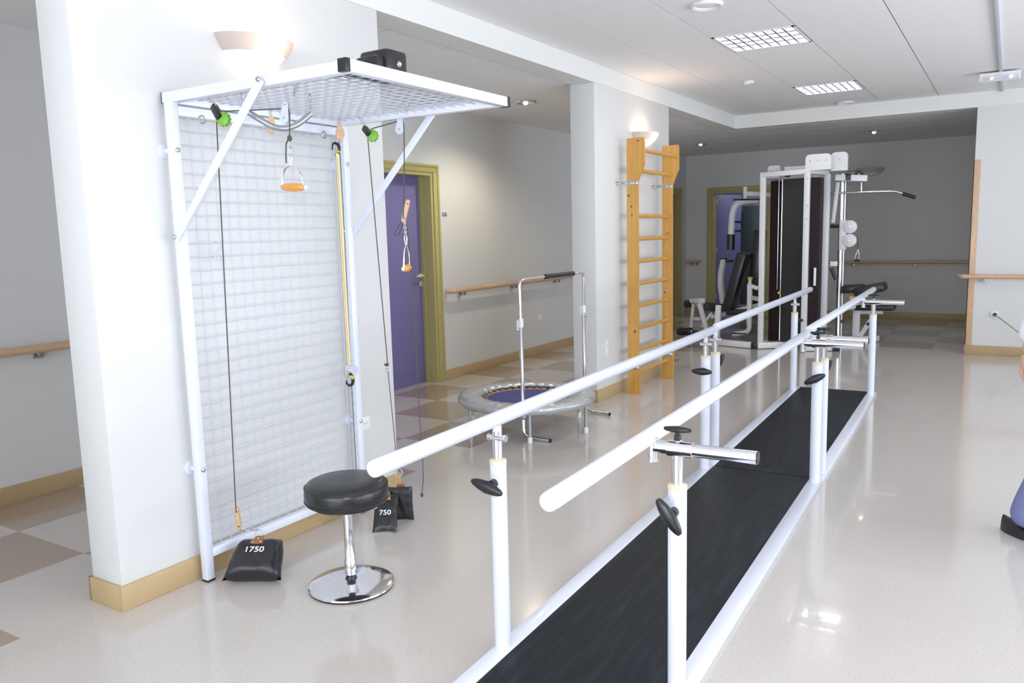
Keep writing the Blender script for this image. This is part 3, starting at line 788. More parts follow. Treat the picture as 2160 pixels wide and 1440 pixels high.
# link between toggle and ring
t_ = thing('snap_hook', 'small steel swivel hook joining toggle and the 1750 bag ring', 'hook', T0b); g = G(t_)
mid = T0b*.5+(ringc+Vector((0, 0, .02)))*.5
bm = NB(); chain(bm, T0b+Vector((0, 0, .003)), mid); g('chain', bm, m_zinc)
bm = NB(); snap(bm, mid, ringc+Vector((0, 0, .02)), .007); g('hook', bm, m_zinc)
# stirrup handles
def stirrup(label, cord_end, top, hl, hr, parts=True):
    t_ = thing('stirrup_handle', label, 'handle', hl*.5+hr*.5); g = G(t_)
    cord_end, top, hl, hr = map(Vector, (cord_end, top, hl, hr))
    sw = cord_end*.45+top*.55
    bm = NB(); chain(bm, cord_end, sw); g('chain', bm, m_zinc)
    bm = NB(); snap(bm, sw, top, .008, .0026); g('snap_hook', bm, m_chrome)
    c = (hl+hr)/2; u = (hr-hl)/2; h = top-c; pts = []
    for k in range(17):
        a = PI*k/16; pts.append(c+u*(-1.02*math.cos(a))*(1 if True else 1)+h*(math.sin(a)**.8))
    bm = NB(); tube(bm, pts, .0034, 8); g('bow', bm, m_chrome)
    bm = NB(); tube(bm, [hl-u*.06, hl, hl+u*.3, c, hr-u*.3, hr, hr+u*.06], [.008, .011, .0155, .0175, .0155, .011, .008], 18); g('grip', bm, m_orange)
    bm = NB()
    for p, s_ in ((hl, -1), (hr, 1)): tube(bm, [p+u.normalized()*s_*.001, p+u.normalized()*s_*.012], .0075, 10)
    g('end_nut', bm, m_chrome)
    return t_
K0 = at(611, 292, 2.30)
stirrup('stirrup with varnished wooden grip hanging at centre of the mesh', K0+Vector((0, 0, -.008)), at(613, 350, 2.30), at(597, 395, 2.30), at(640, 395, 2.30))
# cord 0
t_ = thing('training_rope', 'dark cord from the 1750 bag over the left pulleys to the stirrup', 'cord', w0); g = G(t_)
gr0 = g0+Vector((.016, 0, -.01))
bm = NB(); tube(bm, [T0a+(T0b-T0a)*.2+Vector((.008, -.01, 0)), T0a+Vector((.003, -.004, .01)), w0+Vector((-.012, -.005, -.03)), w0+Vector((-.008, 0, 0)), w0+Vector((.01, .006, .02)), w0+Vector((.03, .01, .018)), g0+Vector((-.02, -.004, .012))], .0026, 8); g('cord', bm, m_rope)
bm = NB(); tube(bm, [g0+Vector((.012, -.004, .03)), gr0+Vector((.004, 0, 0)), K0], .0026, 8); g('cord_end', bm, m_rope)
bm = NB(); lathe(bm, [(.003, -.012), (.009, -.006), (.010, 0), (.008, .008), (.003, .013)], K0, 12)
tl = at(604, 344, 2.30); tube(bm, [K0, K0+Vector((-.012, 0, -.006)), K0+Vector((-.022, 0, -.02)), tl+Vector((0, 0, .03)), tl], .0028, 8); g('knot', bm, m_rope)
# second circuit: toggle + stirrup
T1a, T1b = at(861, 421, 2.95), at(850, 468, 2.95)
toggle('slanting beech toggle hanging in front of the purple door', T1a, T1b, .0115)
stirrup('stirrup with wooden grip hanging edge-on in front of purple door', T1b+Vector((.01, 0, .006)), at(857, 518, 2.95), at(852, 566, 2.95)+Vector((.03, -.037, 0)), at(864, 564, 2.95)+Vector((-.03, .037, 0)))
RK = at(818, 772, 3.10)
b2 = thing('weight_bag', 'black saddle weight bag printed 750 standing folded on the floor', 'weight bag', (-2.87, 3.30, 0))
R0_ = at(841, 1001, 3.22)
t_ = thing('training_rope', 'dark cord from the 750 bag over the right pulleys to the toggle', 'cord', w1); g = G(t_)
bm = NB(); tube(bm, [RK, w1+Vector((-.008, 0, -.03)), w1+Vector((-.006, 0, 0)), w1+Vector((.01, .004, .018)), w1+Vector((.03, -.005, .02)), g1+Vector((-.01, 0, .015))], .0026, 8); g('cord', bm, m_rope)
bm = NB(); tube(bm, [g1+Vector((.010, -.004, .03)), g1+Vector((.02, 0, -.01)), at(853, 370, 2.95), T1b*.8+T1a*.2+Vector((.006, -.014, 0))], .0026, 8); g('cord_end', bm, m_rope)
bm = NB(); lp = [at(*p, 2.95) for p in ((846, 468), (838, 482), (833, 491), (834, 496), (841, 495), (845, 484), (850, 470))]
tube(bm, lp, .0022, 6); g('loop', bm, m_rope)
bm = NB(); tube(bm, [RK+Vector((0, 0, .01)), RK+Vector((-.012, 0, .004)), RK+Vector((-.02, -.004, .012))], [.009, .007, .003], 8); g('knot', bm, m_rope)
bm = NB(); e_ = at(890, 1043, 3.05); tube(bm, [T1b+Vector((.012, .01, -.005)), at(868, 560, 3.0), at(874, 640, 3.0), at(879, 760, 3.02), at(885, 880, 3.03), at(891, 960, 3.05), at(893, 1010, 3.05), e_], .0021, 8); g('loose_tail', bm, m_rope)
bm = NB(); lathe(bm, [(.003, -.012), (.008, -.004), (.008, .004), (.003, .01)], e_, 10); g('tail_knot', bm, m_rope)
# hook + chain down to bag 750
t_ = thing('snap_hook', 'small steel hook with fine chain above the 750 bag', 'hook', RK); g = G(t_)
bm = NB(); torus(bm, RK+Vector((-.004, 0, -.022)), .010, .0025, 'Y', 16, 6); g('eye', bm, m_zinc)
lo = at(838, 985, 3.2)
bm = NB(); tube(bm, [RK+Vector((0, 0, -.03)), RK*.5+lo*.5, lo], .0022, 6); g('cord', bm, m_rope)
bm = NB(); chain(bm, lo, R0_+Vector((0, 0, .03))); g('chain', bm, m_zinc)
bm = NB(); torus(bm, (0, 0, 0), .022, .0026, 'Y', 20, 6); o = obj('ring', bm, m_zinc, b2); o.location = R0_+Vector((0, 0, .012))-b2.location; o.rotation_euler = (0, 0, R(20))
rd = R0_-b2.location
mf = rotm(-40, 0, 34, (rd.x-.012, rd.y-.105, .090)); mk = rotm(6, 0, 34, (rd.x-.012, rd.y+.025, .100))
bm = NB(); puff_bag(bm, .130, .215, .040, pin=.05); o = obj('front_bag', bm, m_vinyl, b2, 60); o.matrix_local = mf
bm = NB(); puff_bag(bm, .130, .200, .045, pin=.05); o = obj('rear_bag', bm, m_vinyl, b2, 60); o.matrix_local = mk
text_mesh('lettering', '750', .038, m_ink, b2, mf @ Matrix.Translation((.0, -.0270, -.01)) @ Euler((R(90), 0, 0)).to_matrix().to_4x4(), sc=(1.1, 1, 1))
bm = NB(); prism(bm, [(-.018, -.008, .115), (.018, -.008, .115), (.028, -.020, .060), (-.028, -.020, .060)], (0, -.007, 0)); o = obj('leather_tab', bm, m_leather, b2, 0); o.matrix_local = mf
bm = NB(); prism(bm, [(-.018, .008, .11), (.018, .008, .11), (.028, .020, .065), (-.028, .020, .065)], (0, .007, 0)); o = obj('leather_tab', bm, m_leather, b2, 0); o.matrix_local = mk
bm = NB()
for x, z in ((0, .098), (-.016, .070), (.016, .070)): lathe(bm, [(.0035, -.022), (.0035, -.028)], (x, 0, z), 8, 'Y')
o = obj('rivet', bm, m_chrome, b2); o.matrix_local = mf

# curved grey handle bar slung under the canopy
hb = [at(517, 232, 2.27), at(545, 250, 2.30), at(575, 268, 2.34), at(600, 272, 2.38), at(628, 263, 2.43), at(655, 240, 2.48)]
t_ = thing('curved_grip_bar', 'bent grey metal bar slung on chains under the mesh canopy', 'bar', hb[2]); g = G(t_)
bm = NB(); tube(bm, arc(hb, .03, 4), .0125, 16); g('bar', bm, m_grey)
for p, top, in ((hb[0], at(508, 188, Z=ZM)), (hb[-1], at(654, 200, Z=ZM))):
    m1 = top*.6+p*.4
    bm = NB(); snap(bm, top+Vector((0, 0, .004)), m1, .006); g('snap_hook', bm, m_zinc)
    bm = NB(); chain(bm, m1, p+Vector((0, 0, .008))); g('chain', bm, m_zinc)
# paddle shaped wooden pulleys
def paddle(label, top, c, hh, ww, n_=(.8, -.6, 0)):
    t_ = thing('wooden_pulley', label, 'pulley', top); g = G(t_); c = Vector(c); top = Vector(top); n_ = Vector(n_).normalized()
    x = Vector((0, 0, 1)).cross(n_).normalized(); pts = []
    for k in range(24):
        a = 2*PI*k/24; z = math.cos(a); pts.append(c+Vector((0, 0, 1))*z*hh+x*math.sin(a)*ww*(1-.28*z)-n_*.008)
    bm = NB(); prism(bm, pts, n_*.016); g('body', bm, m_beech, None, 30)
    bm = NB(); snap(bm, top+Vector((0, 0, .004)), c+Vector((0, 0, hh*.9)), .006); g('snap_hook', bm, m_zinc)
    bm = NB(); tube(bm, [c-n_*.0095+Vector((0, 0, hh*.5)), c+n_*.0095+Vector((0, 0, hh*.5))], .004, 8); g('rivet', bm, m_zinc)
    return t_
paddle('beech pulley under the canopy behind the curved grey bar', at(568, 228, Z=ZM), at(572, 261, 2.62), .043, .018)
paddle('beech pulley hanging at the right corner above the black hook', at(716, 250, Z=ZM), at(717, 279, 3.10), .040, .021)
# black-yellow hooks with yellow band
HX = at(708, 305, 3.12)
def bighook(label, pts, collar, m=m_black):
    t_ = thing('plastic_hook', label, 'hook', pts[0]); g = G(t_)
    n = len(pts); bm = NB(); pp = arc(pts, .02, 4); tube(bm, pp, [.0035+.0045*min(1, 2.2*k/len(pp)) for k in range(len(pp))], 10); g('hook', bm, m_black)
    bm = NB(); tube(bm, collar, .0088, 12); g('yellow_band', bm, m_yel); return t_
h1 = [at(*p, 3.12) for p in ((701, 316), (701, 304), (706, 301), (713, 304), (716, 313), (714, 321), (709, 328))]
bighook('black hook with yellow stripe at the top of the elastic band', h1, [at(716, 317, 3.12), at(712, 322, 3.12)])
h2 = [at(*p, 3.14) for p in ((731, 802), (731, 808), (736, 813), (742, 812), (745, 804), (744, 795), (738, 788))]
bighook('black hook with yellow stripe at the bottom of the elastic band', h2, [at(746, 799, 3.14), at(741, 792, 3.14)])
E0, E1 = at(712, 328, 3.12), at(737, 770, 3.13)
t_ = thing('elastic_band', 'pale yellow elastic band stretched down beside the right post', 'elastic band', E0); g = G(t_)
for s_ in (-.006, .004):
    bm = NB(); tube(bm, [E0+Vector((s_, 0, 0)), E0*.4+E1*.6+Vector((s_*1.2, 0, 0)), E1+Vector((s_, 0, 0))], .0048, 8); g('strand', bm, m_band)
bm = NB(); lathe(bm, [(.006, -.015), (.010, -.01), (.010, .01), (.006, .014)], E0, 12); lathe(bm, [(.004, -.006), (.007, -.003), (.007, .003), (.004, .006)], at(724, 488, 3.125), 10); g('knot', bm, m_band)
t_ = thing('pulley_block', 'grey plastic pulley block at the lower end of the elastic band', 'pulley', at(742, 778, 3.13)); g = G(t_)
bm = NB(); n_ = Vector((.75, -.66, 0)); c0, c1 = at(733, 776, 3.13), at(750, 780, 3.14)
for s_ in (-1, 1):
    u = (c1-c0).normalized(); x = u.cross(n_).normalized(); pts = []
    for k in range(9): a = PI*k/8; pts.append(c0+x*math.cos(a)*.013-u*math.sin(a)*.013+n_*s_*.006)
    for k in range(9): a = PI*k/8; pts.append(c1-x*math.cos(a)*.020+u*math.sin(a)*.020+n_*s_*.006)
    prism(bm, pts, n_*.002)
g('cheek', bm, m_palep)
bm = NB(); tube(bm, [c1-n_*.011, c1+n_*.011], .004, 8); tube(bm, [c0-n_*.011, c0+n_*.011], .004, 8); g('rivet', bm, m_zinc)
bm = NB(); snap(bm, at(729, 782, 3.13), at(727, 812, 3.13), .008); g('snap_hook', bm, m_zinc)
# black cord beside it
t_ = thing('thin_cord', 'thin black cord running down along the right mesh post', 'cord', at(717, 300, 3.2)); g = G(t_)
bm = NB(); tube(bm, [at(715, 300, 3.10), at(718, 335, 3.2), at(727, 500, 3.21), at(740, 780, 3.21), at(752, 1000, 3.21)], .002, 6); g('cord', bm, m_rope)
# white S hook on the mesh
t_ = thing('s_hook', 'white metal S hook caught on the left side of wire mesh', 'hook', at(463, 540, X=XP+.02)); g = G(t_)
bm = NB(); pts = [at(*p, X=XP+.018) for p in ((446, 515), (448, 509), (455, 508), (462, 512), (463, 522), (456, 530), (452, 540), (457, 548), (466, 549), (474, 545), (478, 536), (477, 528))]
tube(bm, arc(pts, .02, 3), .0035, 8); g('hook', bm, m_palep)
# hooks lying at the bottom rail behind the stool
t_ = thing('steel_hook', 'steel hook hanging on mesh bottom rail behind the stool', 'hook', at(755, 1085, 3.2)); g = G(t_)
bm = NB(); tube(bm, arc([at(*p, 3.2) for p in ((739, 1094), (757, 1091), (759, 1086), (752, 1078), (748, 1070))], .01, 3), .003, 8)
tube(bm, arc([at(*p, 3.25) for p in ((758, 1072), (764, 1079), (772, 1077), (774, 1068), (770, 1040))], .01, 3), .003, 8); g('hook', bm, m_zinc)

# ================================================================== STOOL
t_ = thing('round_stool', 'black vinyl swivel stool on a chrome column and disc base', 'stool', (-2.434, 2.50, 0))
bm = NB(); lathe(bm, [(.165, .395), (.178, .400), (.183, .415), (.184, .445), (.181, .468), (.170, .484), (.150, .493), (.08, .497), (.003, .498)], n=56); se = obj('seat', bm, m_vinyl, t_)
bm = NB(); torus(bm, (0, 0, .412), .1835, .0022, 'Z', 56, 6); obj('piping', bm, m_black, se)
bm = NB(); torus(bm, (0, 0, .470), .1815, .0018, 'Z', 56, 6); obj('seam', bm, m_black, se)
bm = NB(); lathe(bm, [(.155, .385), (.155, .397)], n=40); obj('seat_plate', bm, m_black, t_)
bm = NB(); lathe(bm, [(.026, .06), (.026, .12), (.022, .125), (.0205, .30), (.0205, .385)], n=28); obj('column', bm, m_chrome, t_)
bm = NB(); lathe(bm, [(.026, .022), (.028, .034), (.022, .045), (.020, .062)], n=24); obj('collar', bm, m_black, t_)
bm = NB(); lathe(bm, [(.186, .006), (.190, .010), (.189, .016), (.180, .021), (.12, .026), (.05, .032), (.03, .036)], n=64); obj('base_disc', bm, m_chrome, t_)
bm = NB(); lathe(bm, [(.184, .0), (.187, .002), (.187, .007), (.184, .008)], n=64); obj('base_ring', bm, m_black, t_)
bm = NB(); tube(bm, arc([(.015, .01, .355), (.05, .05, .350), (.08, .09, .345), (.085, .10, .350)], .01, 3), .004, 8); obj('lever', bm, m_zinc, t_)

# ================================================================== TRAMPOLINE
TC = (-3.235, 5.40); ZT = .275; RO = .545
t_ = thing('mini_trampoline', 'round fitness trampoline with silver edge pad and blue mat', 'trampoline', (*TC, 0))
n = 180; bm = NB(); rows = []
prof = [(RO-.012, ZT-.062, 0), (RO+.004, ZT-.045, 0), (RO+.006, ZT-.022, 0), (RO-.004, ZT-.004, .3), (RO-.04, ZT+.004, .8), (RO-.09, ZT+.006, 1), (RO-.14, ZT+.004, 1), (RO-.175, ZT-.004, .9), (RO-.182, ZT-.014, 1.4)]
for (r, z, wv) in prof:
    ring = []
    for k in range(n):
        a = 2*PI*k/n
        dz_ = wv*.0020*(math.sin(a*29+r*14)+.7*math.sin(a*43-r*9+1.3)); dr = wv*.003*math.sin(a*23)
        ring.append(bm.verts.new(((r+dr)*math.cos(a), (r+dr)*math.sin(a), z+dz_)))
    rows.append(ring)
for A_, B_ in zip(rows, rows[1:]):
    for k in range(n): bm.faces.new((A_[k], A_[(k+1) % n], B_[(k+1) % n], B_[k]))
obj('edge_pad', bm, m_silver, t_, 80)
bm = NB(); lathe(bm, [(.315, ZT-.036), (.315, ZT-.032), (.16, ZT-.033), (.002, ZT-.034)], n=64); mt = obj('mat', bm, m_blue, t_)
bm = NB(); torus(bm, (0, 0, ZT-.032), .318, .004, 'Z', 64, 6); obj('piping', bm, m_orng, mt)
for k in range(36):
    a = 2*PI*k/36; bm = NB(); d = Vector((math.cos(a), math.sin(a), 0)); s_ = Vector((-d.y, d.x, 0))
    prism(bm, [d*.316-s_*.016+Vector((0, 0, ZT-.034)), d*.316+s_*.016+Vector((0, 0, ZT-.034)), d*.375+s_*.007+Vector((0, 0, ZT-.026)), d*.375-s_*.007+Vector((0, 0, ZT-.026))], (0, 0, .004)); obj('strap', bm, m_black, t_, 0)
bm = NB(); torus(bm, (0, 0, ZT-.035), RO-.025, .014, 'Z', 64, 10); obj('frame_ring', bm, m_grey, t_)
for k in range(6):
    a = R(k*60+3); x, y = (RO-.03)*math.cos(a), (RO-.03)*math.sin(a)
    bm = NB(); cyl(bm, (x, y, .03), (x, y, ZT-.03), .013, 16); lg = obj('leg', bm, m_grey, t_)
    bm = NB(); lathe(bm, [(.016, 0), (.018, .004), (.018, .018), (.0165, .045)], (x, y, 0), 16); obj('rubber_foot', bm, m_wplast, lg)
# support bar
yL, yRr = 5.055-TC[1], 6.03-TC[1]; xb = -3.062-TC[0]
sup = []
bm = NB(); tube(bm, arc([(xb-.01, yL, .62), (xb, yL+.0, .80), (xb-.01, yL+.005, 1.19), (xb+.0, yL+.08, 1.205), (xb+.03, yRr-.06, 1.205), (xb+.035, yRr, 1.19), (xb+.03, yRr, .88), (xb+.03, yRr, .75)], .045, 5), .0105, 14); hb_ = obj('handle_bar', bm, m_chrome, t_)
bm = NB(); cyl(bm, (xb+.012, yL+.36, 1.2045), (xb+.025, yRr-.17, 1.2045), .0195, 20); obj('foam_grip', bm, m_black, hb_)
for y, x in ((yL, xb), (yRr, xb+.03)):
    zj = .87 if y < 0 else .885
    bm = NB(); tube(bm, arc([(x, y, zj), (x, y, .30), (x, y, .05), (x+.06, y, .016), (x+.235, y-.012, .016)], .07, 6), .0135, 14); up_ = obj('upright', bm, m_chrome, t_)
    bm = NB(); tube(bm, [(x+.232, y-.012, .016), (x+.242, y-.0125, .016)], .0148, 14); obj('end_plug', bm, m_black, up_)
    bm = NB(); lathe(bm, [(.018, zj-.02), (.019, zj), (.018, zj+.045)], (x, y, 0), 16); box(bm, (x-.034, y-.012, zj-.045), (x-.014, y+.012, zj+.03), .005); obj('clamp', bm, m_wplast, up_)
    bm = NB(); cyl(bm, (x-.02, y, zj-.05), (x+.035, y, zj-.05), .004, 8); obj('lock_pin', bm, m_zinc, up_)
    bm = NB(); box(bm, (x-.055, y-.02, .15), (x+.022, y+.045, .20), .004); cyl(bm, (x, y-.03, .175), (x, y+.02, .175), .008, 8); obj('bracket', bm, m_cream if False else m_zinc, up_)

# ================================================================== WALL BARS
t_ = thing('wall_bars', 'tall varnished pine wall bars fixed to the middle pillar', 'wall bars', (-3.03, 6.94, 0))
for k, y in enumerate((0, .885)):
    bm = NB(); prism(bm, [(0, y, 0), (.108, y, 0), (.108, y, 1.985), (.172, y, 2.135), (.172, y, 2.34), (.165, y, 2.375), (0, y, 2.375)], (0, .03, 0)); up_ = obj('upright', bm, m_pine, t_, 20)
    for kx, kz, kr in (((.02, 1.86, .012), (.045, 1.76, .010), (.05, 1.68, .008), (.115, 2.345, .009), (.075, .60, .013)) if k == 0 else ((.06, 1.5, .009), (.03, .9, .011))):
        b = NB(); lathe(b, [(kr, 0), (kr*.8, -.0008)], (kx, y, kz), 14, 'Y'); obj('knot', b, m_knot, up_)
    for z in (1.975, .255):
        b = NB(); box(b, (-.095, y-.004, z-.016), (.112, y-.0005, z+.016), .001); box(b, (-.095, y-.04, z-.016), (-.091, y, z+.016), .001); br_ = obj('wall_bracket', b, m_zinc, up_)
        b = NB()
        for x in (.025, .085, -.04): lathe(b, [(.006, 0), (.004, -.004)], (x, y-.004, z), 10, 'Y')
        obj('screw', b, m_dark, br_)
    # foot block
    b = NB(); box(b, (.1085, y-.001, 0), (.122, y+.031, .30), .002); obj('edge_block', b, m_pine, up_)
for z, x in [(2.262, .145), (2.085, .085)]+[(1.672-.2105*k, .06) for k in range(8)]:
    bm = NB(); tube(bm, [(x, .028, z), (x, .15, z), (x, .45, z), (x, .75, z), (x, .888, z)], [.017, .019, .0195, .019, .017], 16)
    obj('rung', bm, m_pine, t_)

# ================================================================== GYM MACHINE
t_ = thing('multi_gym', 'white steel multi-station gym with black shrouds and black pads', 'gym machine', (-2.3, 10.7, 0))
g = G(t_)
def gb(n, a, b_, w_, m=m_gymwhite, h=None, p=None, bev=.004, up=(0, 0, 1)): return g(n, bar(NB(), a, b_, w_, h or w_, bev, up), m, p)
PA = (-2.655, 10.30); PB = (-2.115, 10.24); PC = (-1.92, 10.85)
for x, y in (PA, PB): gb('upright', (x, y, .02), (x, y, 2.19), .065)
PCt = at(1745, 380, 10.75); gb('upright', (PCt.x, 10.75, .02), (PCt.x, 10.75, 2.17), .075)
PD = (-2.62, 11.0); gb('upright', (*PD, .02), (*PD, 2.17), .06)
gb('top_beam', (PA[0]-.033, PA[1], 2.18), (PB[0]+.033, PB[1], 2.19), .06); gb('top_beam', (PB[0], PB[1], 2.19), (PCt.x, 10.75, 2.19), .06)
gb('top_beam', (PA[0], PA[1], 2.17), (*PD, 2.17), .06); gb('top_beam', (*PD, 2.17), (PCt.x, 10.75, 2.17), .06)
# shrouds
g('weight_shroud', prism(NB(), [(-2.60, 10.45, .09), (-2.35, 10.42, .09), (-2.35, 10.95, .09), (-2.57, 10.97, .09)], (0, 0, 2.02)), m_shroudr, None, 20)
g('weight_shroud', prism(NB(), [(-2.45, 10.40, .09), (-2.16, 10.32, .09), (-2.16, 10.90, .09), (-2.45, 10.96, .09)], (0, 0, 2.03)), m_shroud, None, 20)
a = at(1710, 380, 10.32); b_ = at(1737, 380, 10.62)
g('weight_shroud', prism(NB(), [(a.x, 10.30, .10), (a.x+.10, 10.40, .10), (b_.x, 10.66, .10), (a.x-.06, 10.66, .10)], (0, 0, 2.02)), m_shroudr, None, 20)
for px_ in (1640, 1647): 
    q = at(px_, 560, 10.40); g('guide_rod', cyl(NB(), (q.x, 10.40, .75 if px_ == 1640 else .1), (q.x, 10.40, 2.12), .008 if px_ == 1647 else .004, 10), m_chrome)
q = at(1644, 617, 10.39); g('weight_pin', cyl(NB(), (q.x, 10.41, q.z), (q.x, 10.36, q.z), .016, 14), m_yel)
# label plate
q = at(1719, 585, 10.33); g('label_plate', box(NB(), (q.x-.014, 10.315, q.z-.10), (q.x+.014, 10.33, q.z+.12), .002), m_wplast)
# pulley plates on top
def plate(pa, pb, Y, z0, z1, r=.05, th=.012, nb=3):
    a = at(*pa, Y); b_ = at(*pb, Y); x0, x1 = a.x, b_.x; pts = [(x0, Y, z0), (x1, Y, z0)]
    for k in range(6): q = PI/2*k/5; pts.append((x1-r+r*math.cos(q), Y, z1-r+r*math.sin(q)))
    for k in range(6): q = PI/2+PI/2*k/5; pts.append((x0+r+r*math.cos(q), Y, z1-r+r*math.sin(q)))
    o = g('pulley_cover', prism(NB(), pts, (0, .05, 0)), m_gymwhite, None, 30)
    b = NB()
    for k in range(nb): lathe(b, [(.010, 0), (.006, -.006)], (x0+(x1-x0)*(k+.6)/(nb+.2), Y, z0*.42+z1*.58), 10, 'Y')
    g('bolt', b, m_zinc, o)
plate((1698, 375), (1752, 375), 10.22, 2.20, 2.385, nb=3); plate((1752, 375), (1787, 375), 10.45, 2.19, 2.41, nb=1)
plate((1619, 380), (1646, 380), 10.6, 2.15, 2.31, r=.04, nb=2)
def pulley(px_, py_, Y, r=.055):
    q = at(px_, py_, Y); o = g('pulley_wheel', tube(NB(), [q-Vector((0, .018, 0)), q-Vector((0, .010, 0)), q, q+Vector((0, .010, 0)), q+Vector((0, .018, 0))], [r, r, r*.82, r, r], 24), m_black)
    g('axle', tube(NB(), [q-Vector((0, .03, 0)), q+Vector((0, .03, 0))], .009, 10), m_zinc, o)
pulley(1661, 365, 10.5, .05); pulley(1812, 368, 10.95, .05)
q = at(1655, 372, 10.48); gb('pulley_arm', (q.x-.0, 10.48, 2.225), (q.x+.32, 10.48, 2.225), .05, h=.10)
# lat arm
a = at(1786, 374, 10.9); b_ = at(1829, 376, 10.9)
gb('lat_arm', (a.x-.12, 10.8, a.z), (b_.x, 10.9, b_.z), .055, h=.075); q = at(1790, 374, 10.86); gb('arm_cap', (q.x-.03, 10.83, a.z), (q.x+.03, 10.84, a.z), .06, m_black, h=.085)
q0, q1 = at(1817, 385, 10.9), at(1817, 405, 10.9)
g('swivel', cyl(NB(), q0, q1, .012, 12), m_chrome)
lb = [at(*p, 10.9) for p in ((1700, 412), (1735, 408), (1790, 406), (1880, 403), (1892, 404), (1930, 416))]
g('lat_bar', tube(NB(), arc(lb, .06, 4), .013, 12), m_chrome)
g('bar_grip', tube(NB(), [at(1904, 408, 10.9), at(1931, 416.5, 10.9)], .022, 14), m_black)
g('cable', tube(NB(), [at(1785, 362, 10.9), at(1808, 360, 10.93)], .004, 6), m_black)
# chrome cable column
cq = at(1772, 540, 10.95); cx = cq.x
g('cable_column', cyl(NB(), (cx, 10.95, .04), (cx, 10.95, 2.18), .030, 20), m_chrome)
g('column_rod', cyl(NB(), (cx+.035, 10.98, .04), (cx+.035, 10.98, 2.16), .012, 12), m_zinc)
gb('diagonal_brace', at(1757, 470, 10.9), at(1768, 384, 10.9), .045, h=.03)
gb('column_foot', (cx, 10.95, .05), (cx, 10.62, .05), .07, m_black)
q = at(1782, 492, 10.92); gb('carriage', (q.x-.02, 10.92, q.z-.21), (q.x-.02, 10.92, q.z+.17), .085, bev=.012)
for dz_ in (.08, -.09):
    c = Vector((q.x+.065, 10.90, q.z+dz_)); o = g('pulley_cover', tube(NB(), [c-Vector((0, .035, 0)), c-Vector((0, .03, 0)), c+Vector((0, .03, 0)), c+Vector((0, .035, 0))], [.075, .082, .082, .075], 28), m_gymwhite)
    g('bolt', tube(NB(), [c-Vector((0, .042, 0)), c-Vector((0, .034, 0))], .012, 10), m_zinc, o)
g('carriage_grip', tube(NB(), [at(1752, 477, 10.9), at(1770, 477, 10.9)], .022, 12), m_black)
g('carriage_knob', tube(NB(), [at(1784, 515, 10.9), at(1793, 515, 10.9)], .016, 12), m_black)
g('strap', tube(NB(), [at(1809, 500, 10.9), at(1810, 525, 10.9)], .004, 6), m_black)
b = NB(); pts = [at(*p, 10.88) for p in ((1810, 525), (1806, 535), (1802, 548), (1811, 550), (1812, 536))]; tube(b, pts, .006, 8, closed=True); g('pull_handle', b, m_chrome)
g('handle_grip', tube(NB(), [at(1802, 549, 10.87), at(1813, 549, 10.87)], .016, 12), m_black)
# press fittings between tower and column
b = NB(); bar(b, at(1752, 556, 10.8), at(1766, 556, 10.8), .06, .06); g('seat_hinge', b, m_gymwhite)
g('spring', tube(NB(), [at(1753, 565, 10.8), at(1763, 590, 10.8)], .022, 10), m_black)
# preacher seat at right
def pad(n, pts, th, Y2):   # pads from pixel polygons at depth, extruded in y
    return g(n, prism(NB(), pts, (0, Y2, 0)), m_vinyl, None, 20)
a = at(1797, 607, 11.1); gb('arm_pad', (a.x-.17, 11.1, a.z-.02), (a.x+.15, 11.1, a.z+.0), .30, m_vinyl, h=.10, bev=.03)
a = at(1838, 606, 10.95); gb('arm_pad', (a.x-.19, 10.95, a.z-.06), (a.x+.17, 10.95, a.z+.02), .32, m_vinyl, h=.11, bev=.03)
a = at(1846, 648, 11.3); gb('seat', (a.x-.24, 11.3, a.z), (a.x+.24, 11.3, a.z+.01), .30, m_vinyl, h=.075, bev=.025)
c = at(1808, 640, 11.3)
gb('bench_post', (c.x, 11.3, .05), (c.x, 11.3, .60), .085); gb('bench_brace', (c.x+.05, 11.3, .08), (a.x+.02, 11.3, a.z-.05), .055)
gb('bench_base', (cx-.05, 11.0, .05), (c.x+.25, 11.42, .05), .07); gb('bench_beam', (cx, 11.0, .47), (c.x+.1, 11.3, .50), .06)
gb('seat_support', (c.x, 11.3, a.z-.06), (a.x+.1, 11.3, a.z-.05), .06)
q = at(1798, 628, 11.0); g('adjust_knob', tube(NB(), [q, q-Vector((0, .05, 0))], .03, 12), m_yel)
q = at(1778, 677, 11.0); g('knob', tube(NB(), [q, q-Vector((0, .04, 0))], .022, 12), m_black)
# left side: press arm and bench
pr = [at(*p, 10.95) for p in ((1602, 422), (1590, 422), (1565, 425), (1551, 432), (1545, 450), (1542, 497))]
g('press_arm', tube(NB(), arc(pr, .08, 4), .045, 14), m_gymwhite)
g('press_pad', tube(NB(), [at(1542, 494, 10.95), at(1541, 527, 10.95)], .055, 18), m_black)
q = at(1572, 397, 10.9); g('arm_pin', cyl(NB(), (q.x, 10.9, q.z-.14), (q.x, 10.9, q.z+.02), .028, 12), m_gymwhite)
gb('arm_link', (q.x, 10.9, q.z-.07), (PD[0]-.0, 10.95, q.z-.11), .06)
g('arm_bar', tube(NB(), [at(1547, 421, 10.85), at(1604, 420, 10.85)], .012, 10), m_black)
for y_ in (468, 487): g('press_grip', tube(NB(), [at(1551, y_, 10.9), at(1566, y_, 10.9)], .016, 12), m_black)
lv = [at(*p, 11.15) for p in ((1527, 546), (1521, 575), (1520, 600), (1526, 642))]
g('press_lever', tube(NB(), arc(lv, .15, 5), .045, 12), m_gymwhite); g('lever_cap', tube(NB(), [at(1527, 544, 11.15), at(1527, 547, 11.15)], .047, 12), m_black)
g('lever_grip', tube(NB(), [at(1531, 551, 11.1), at(1547, 550, 11.1)], .018, 12), m_black)
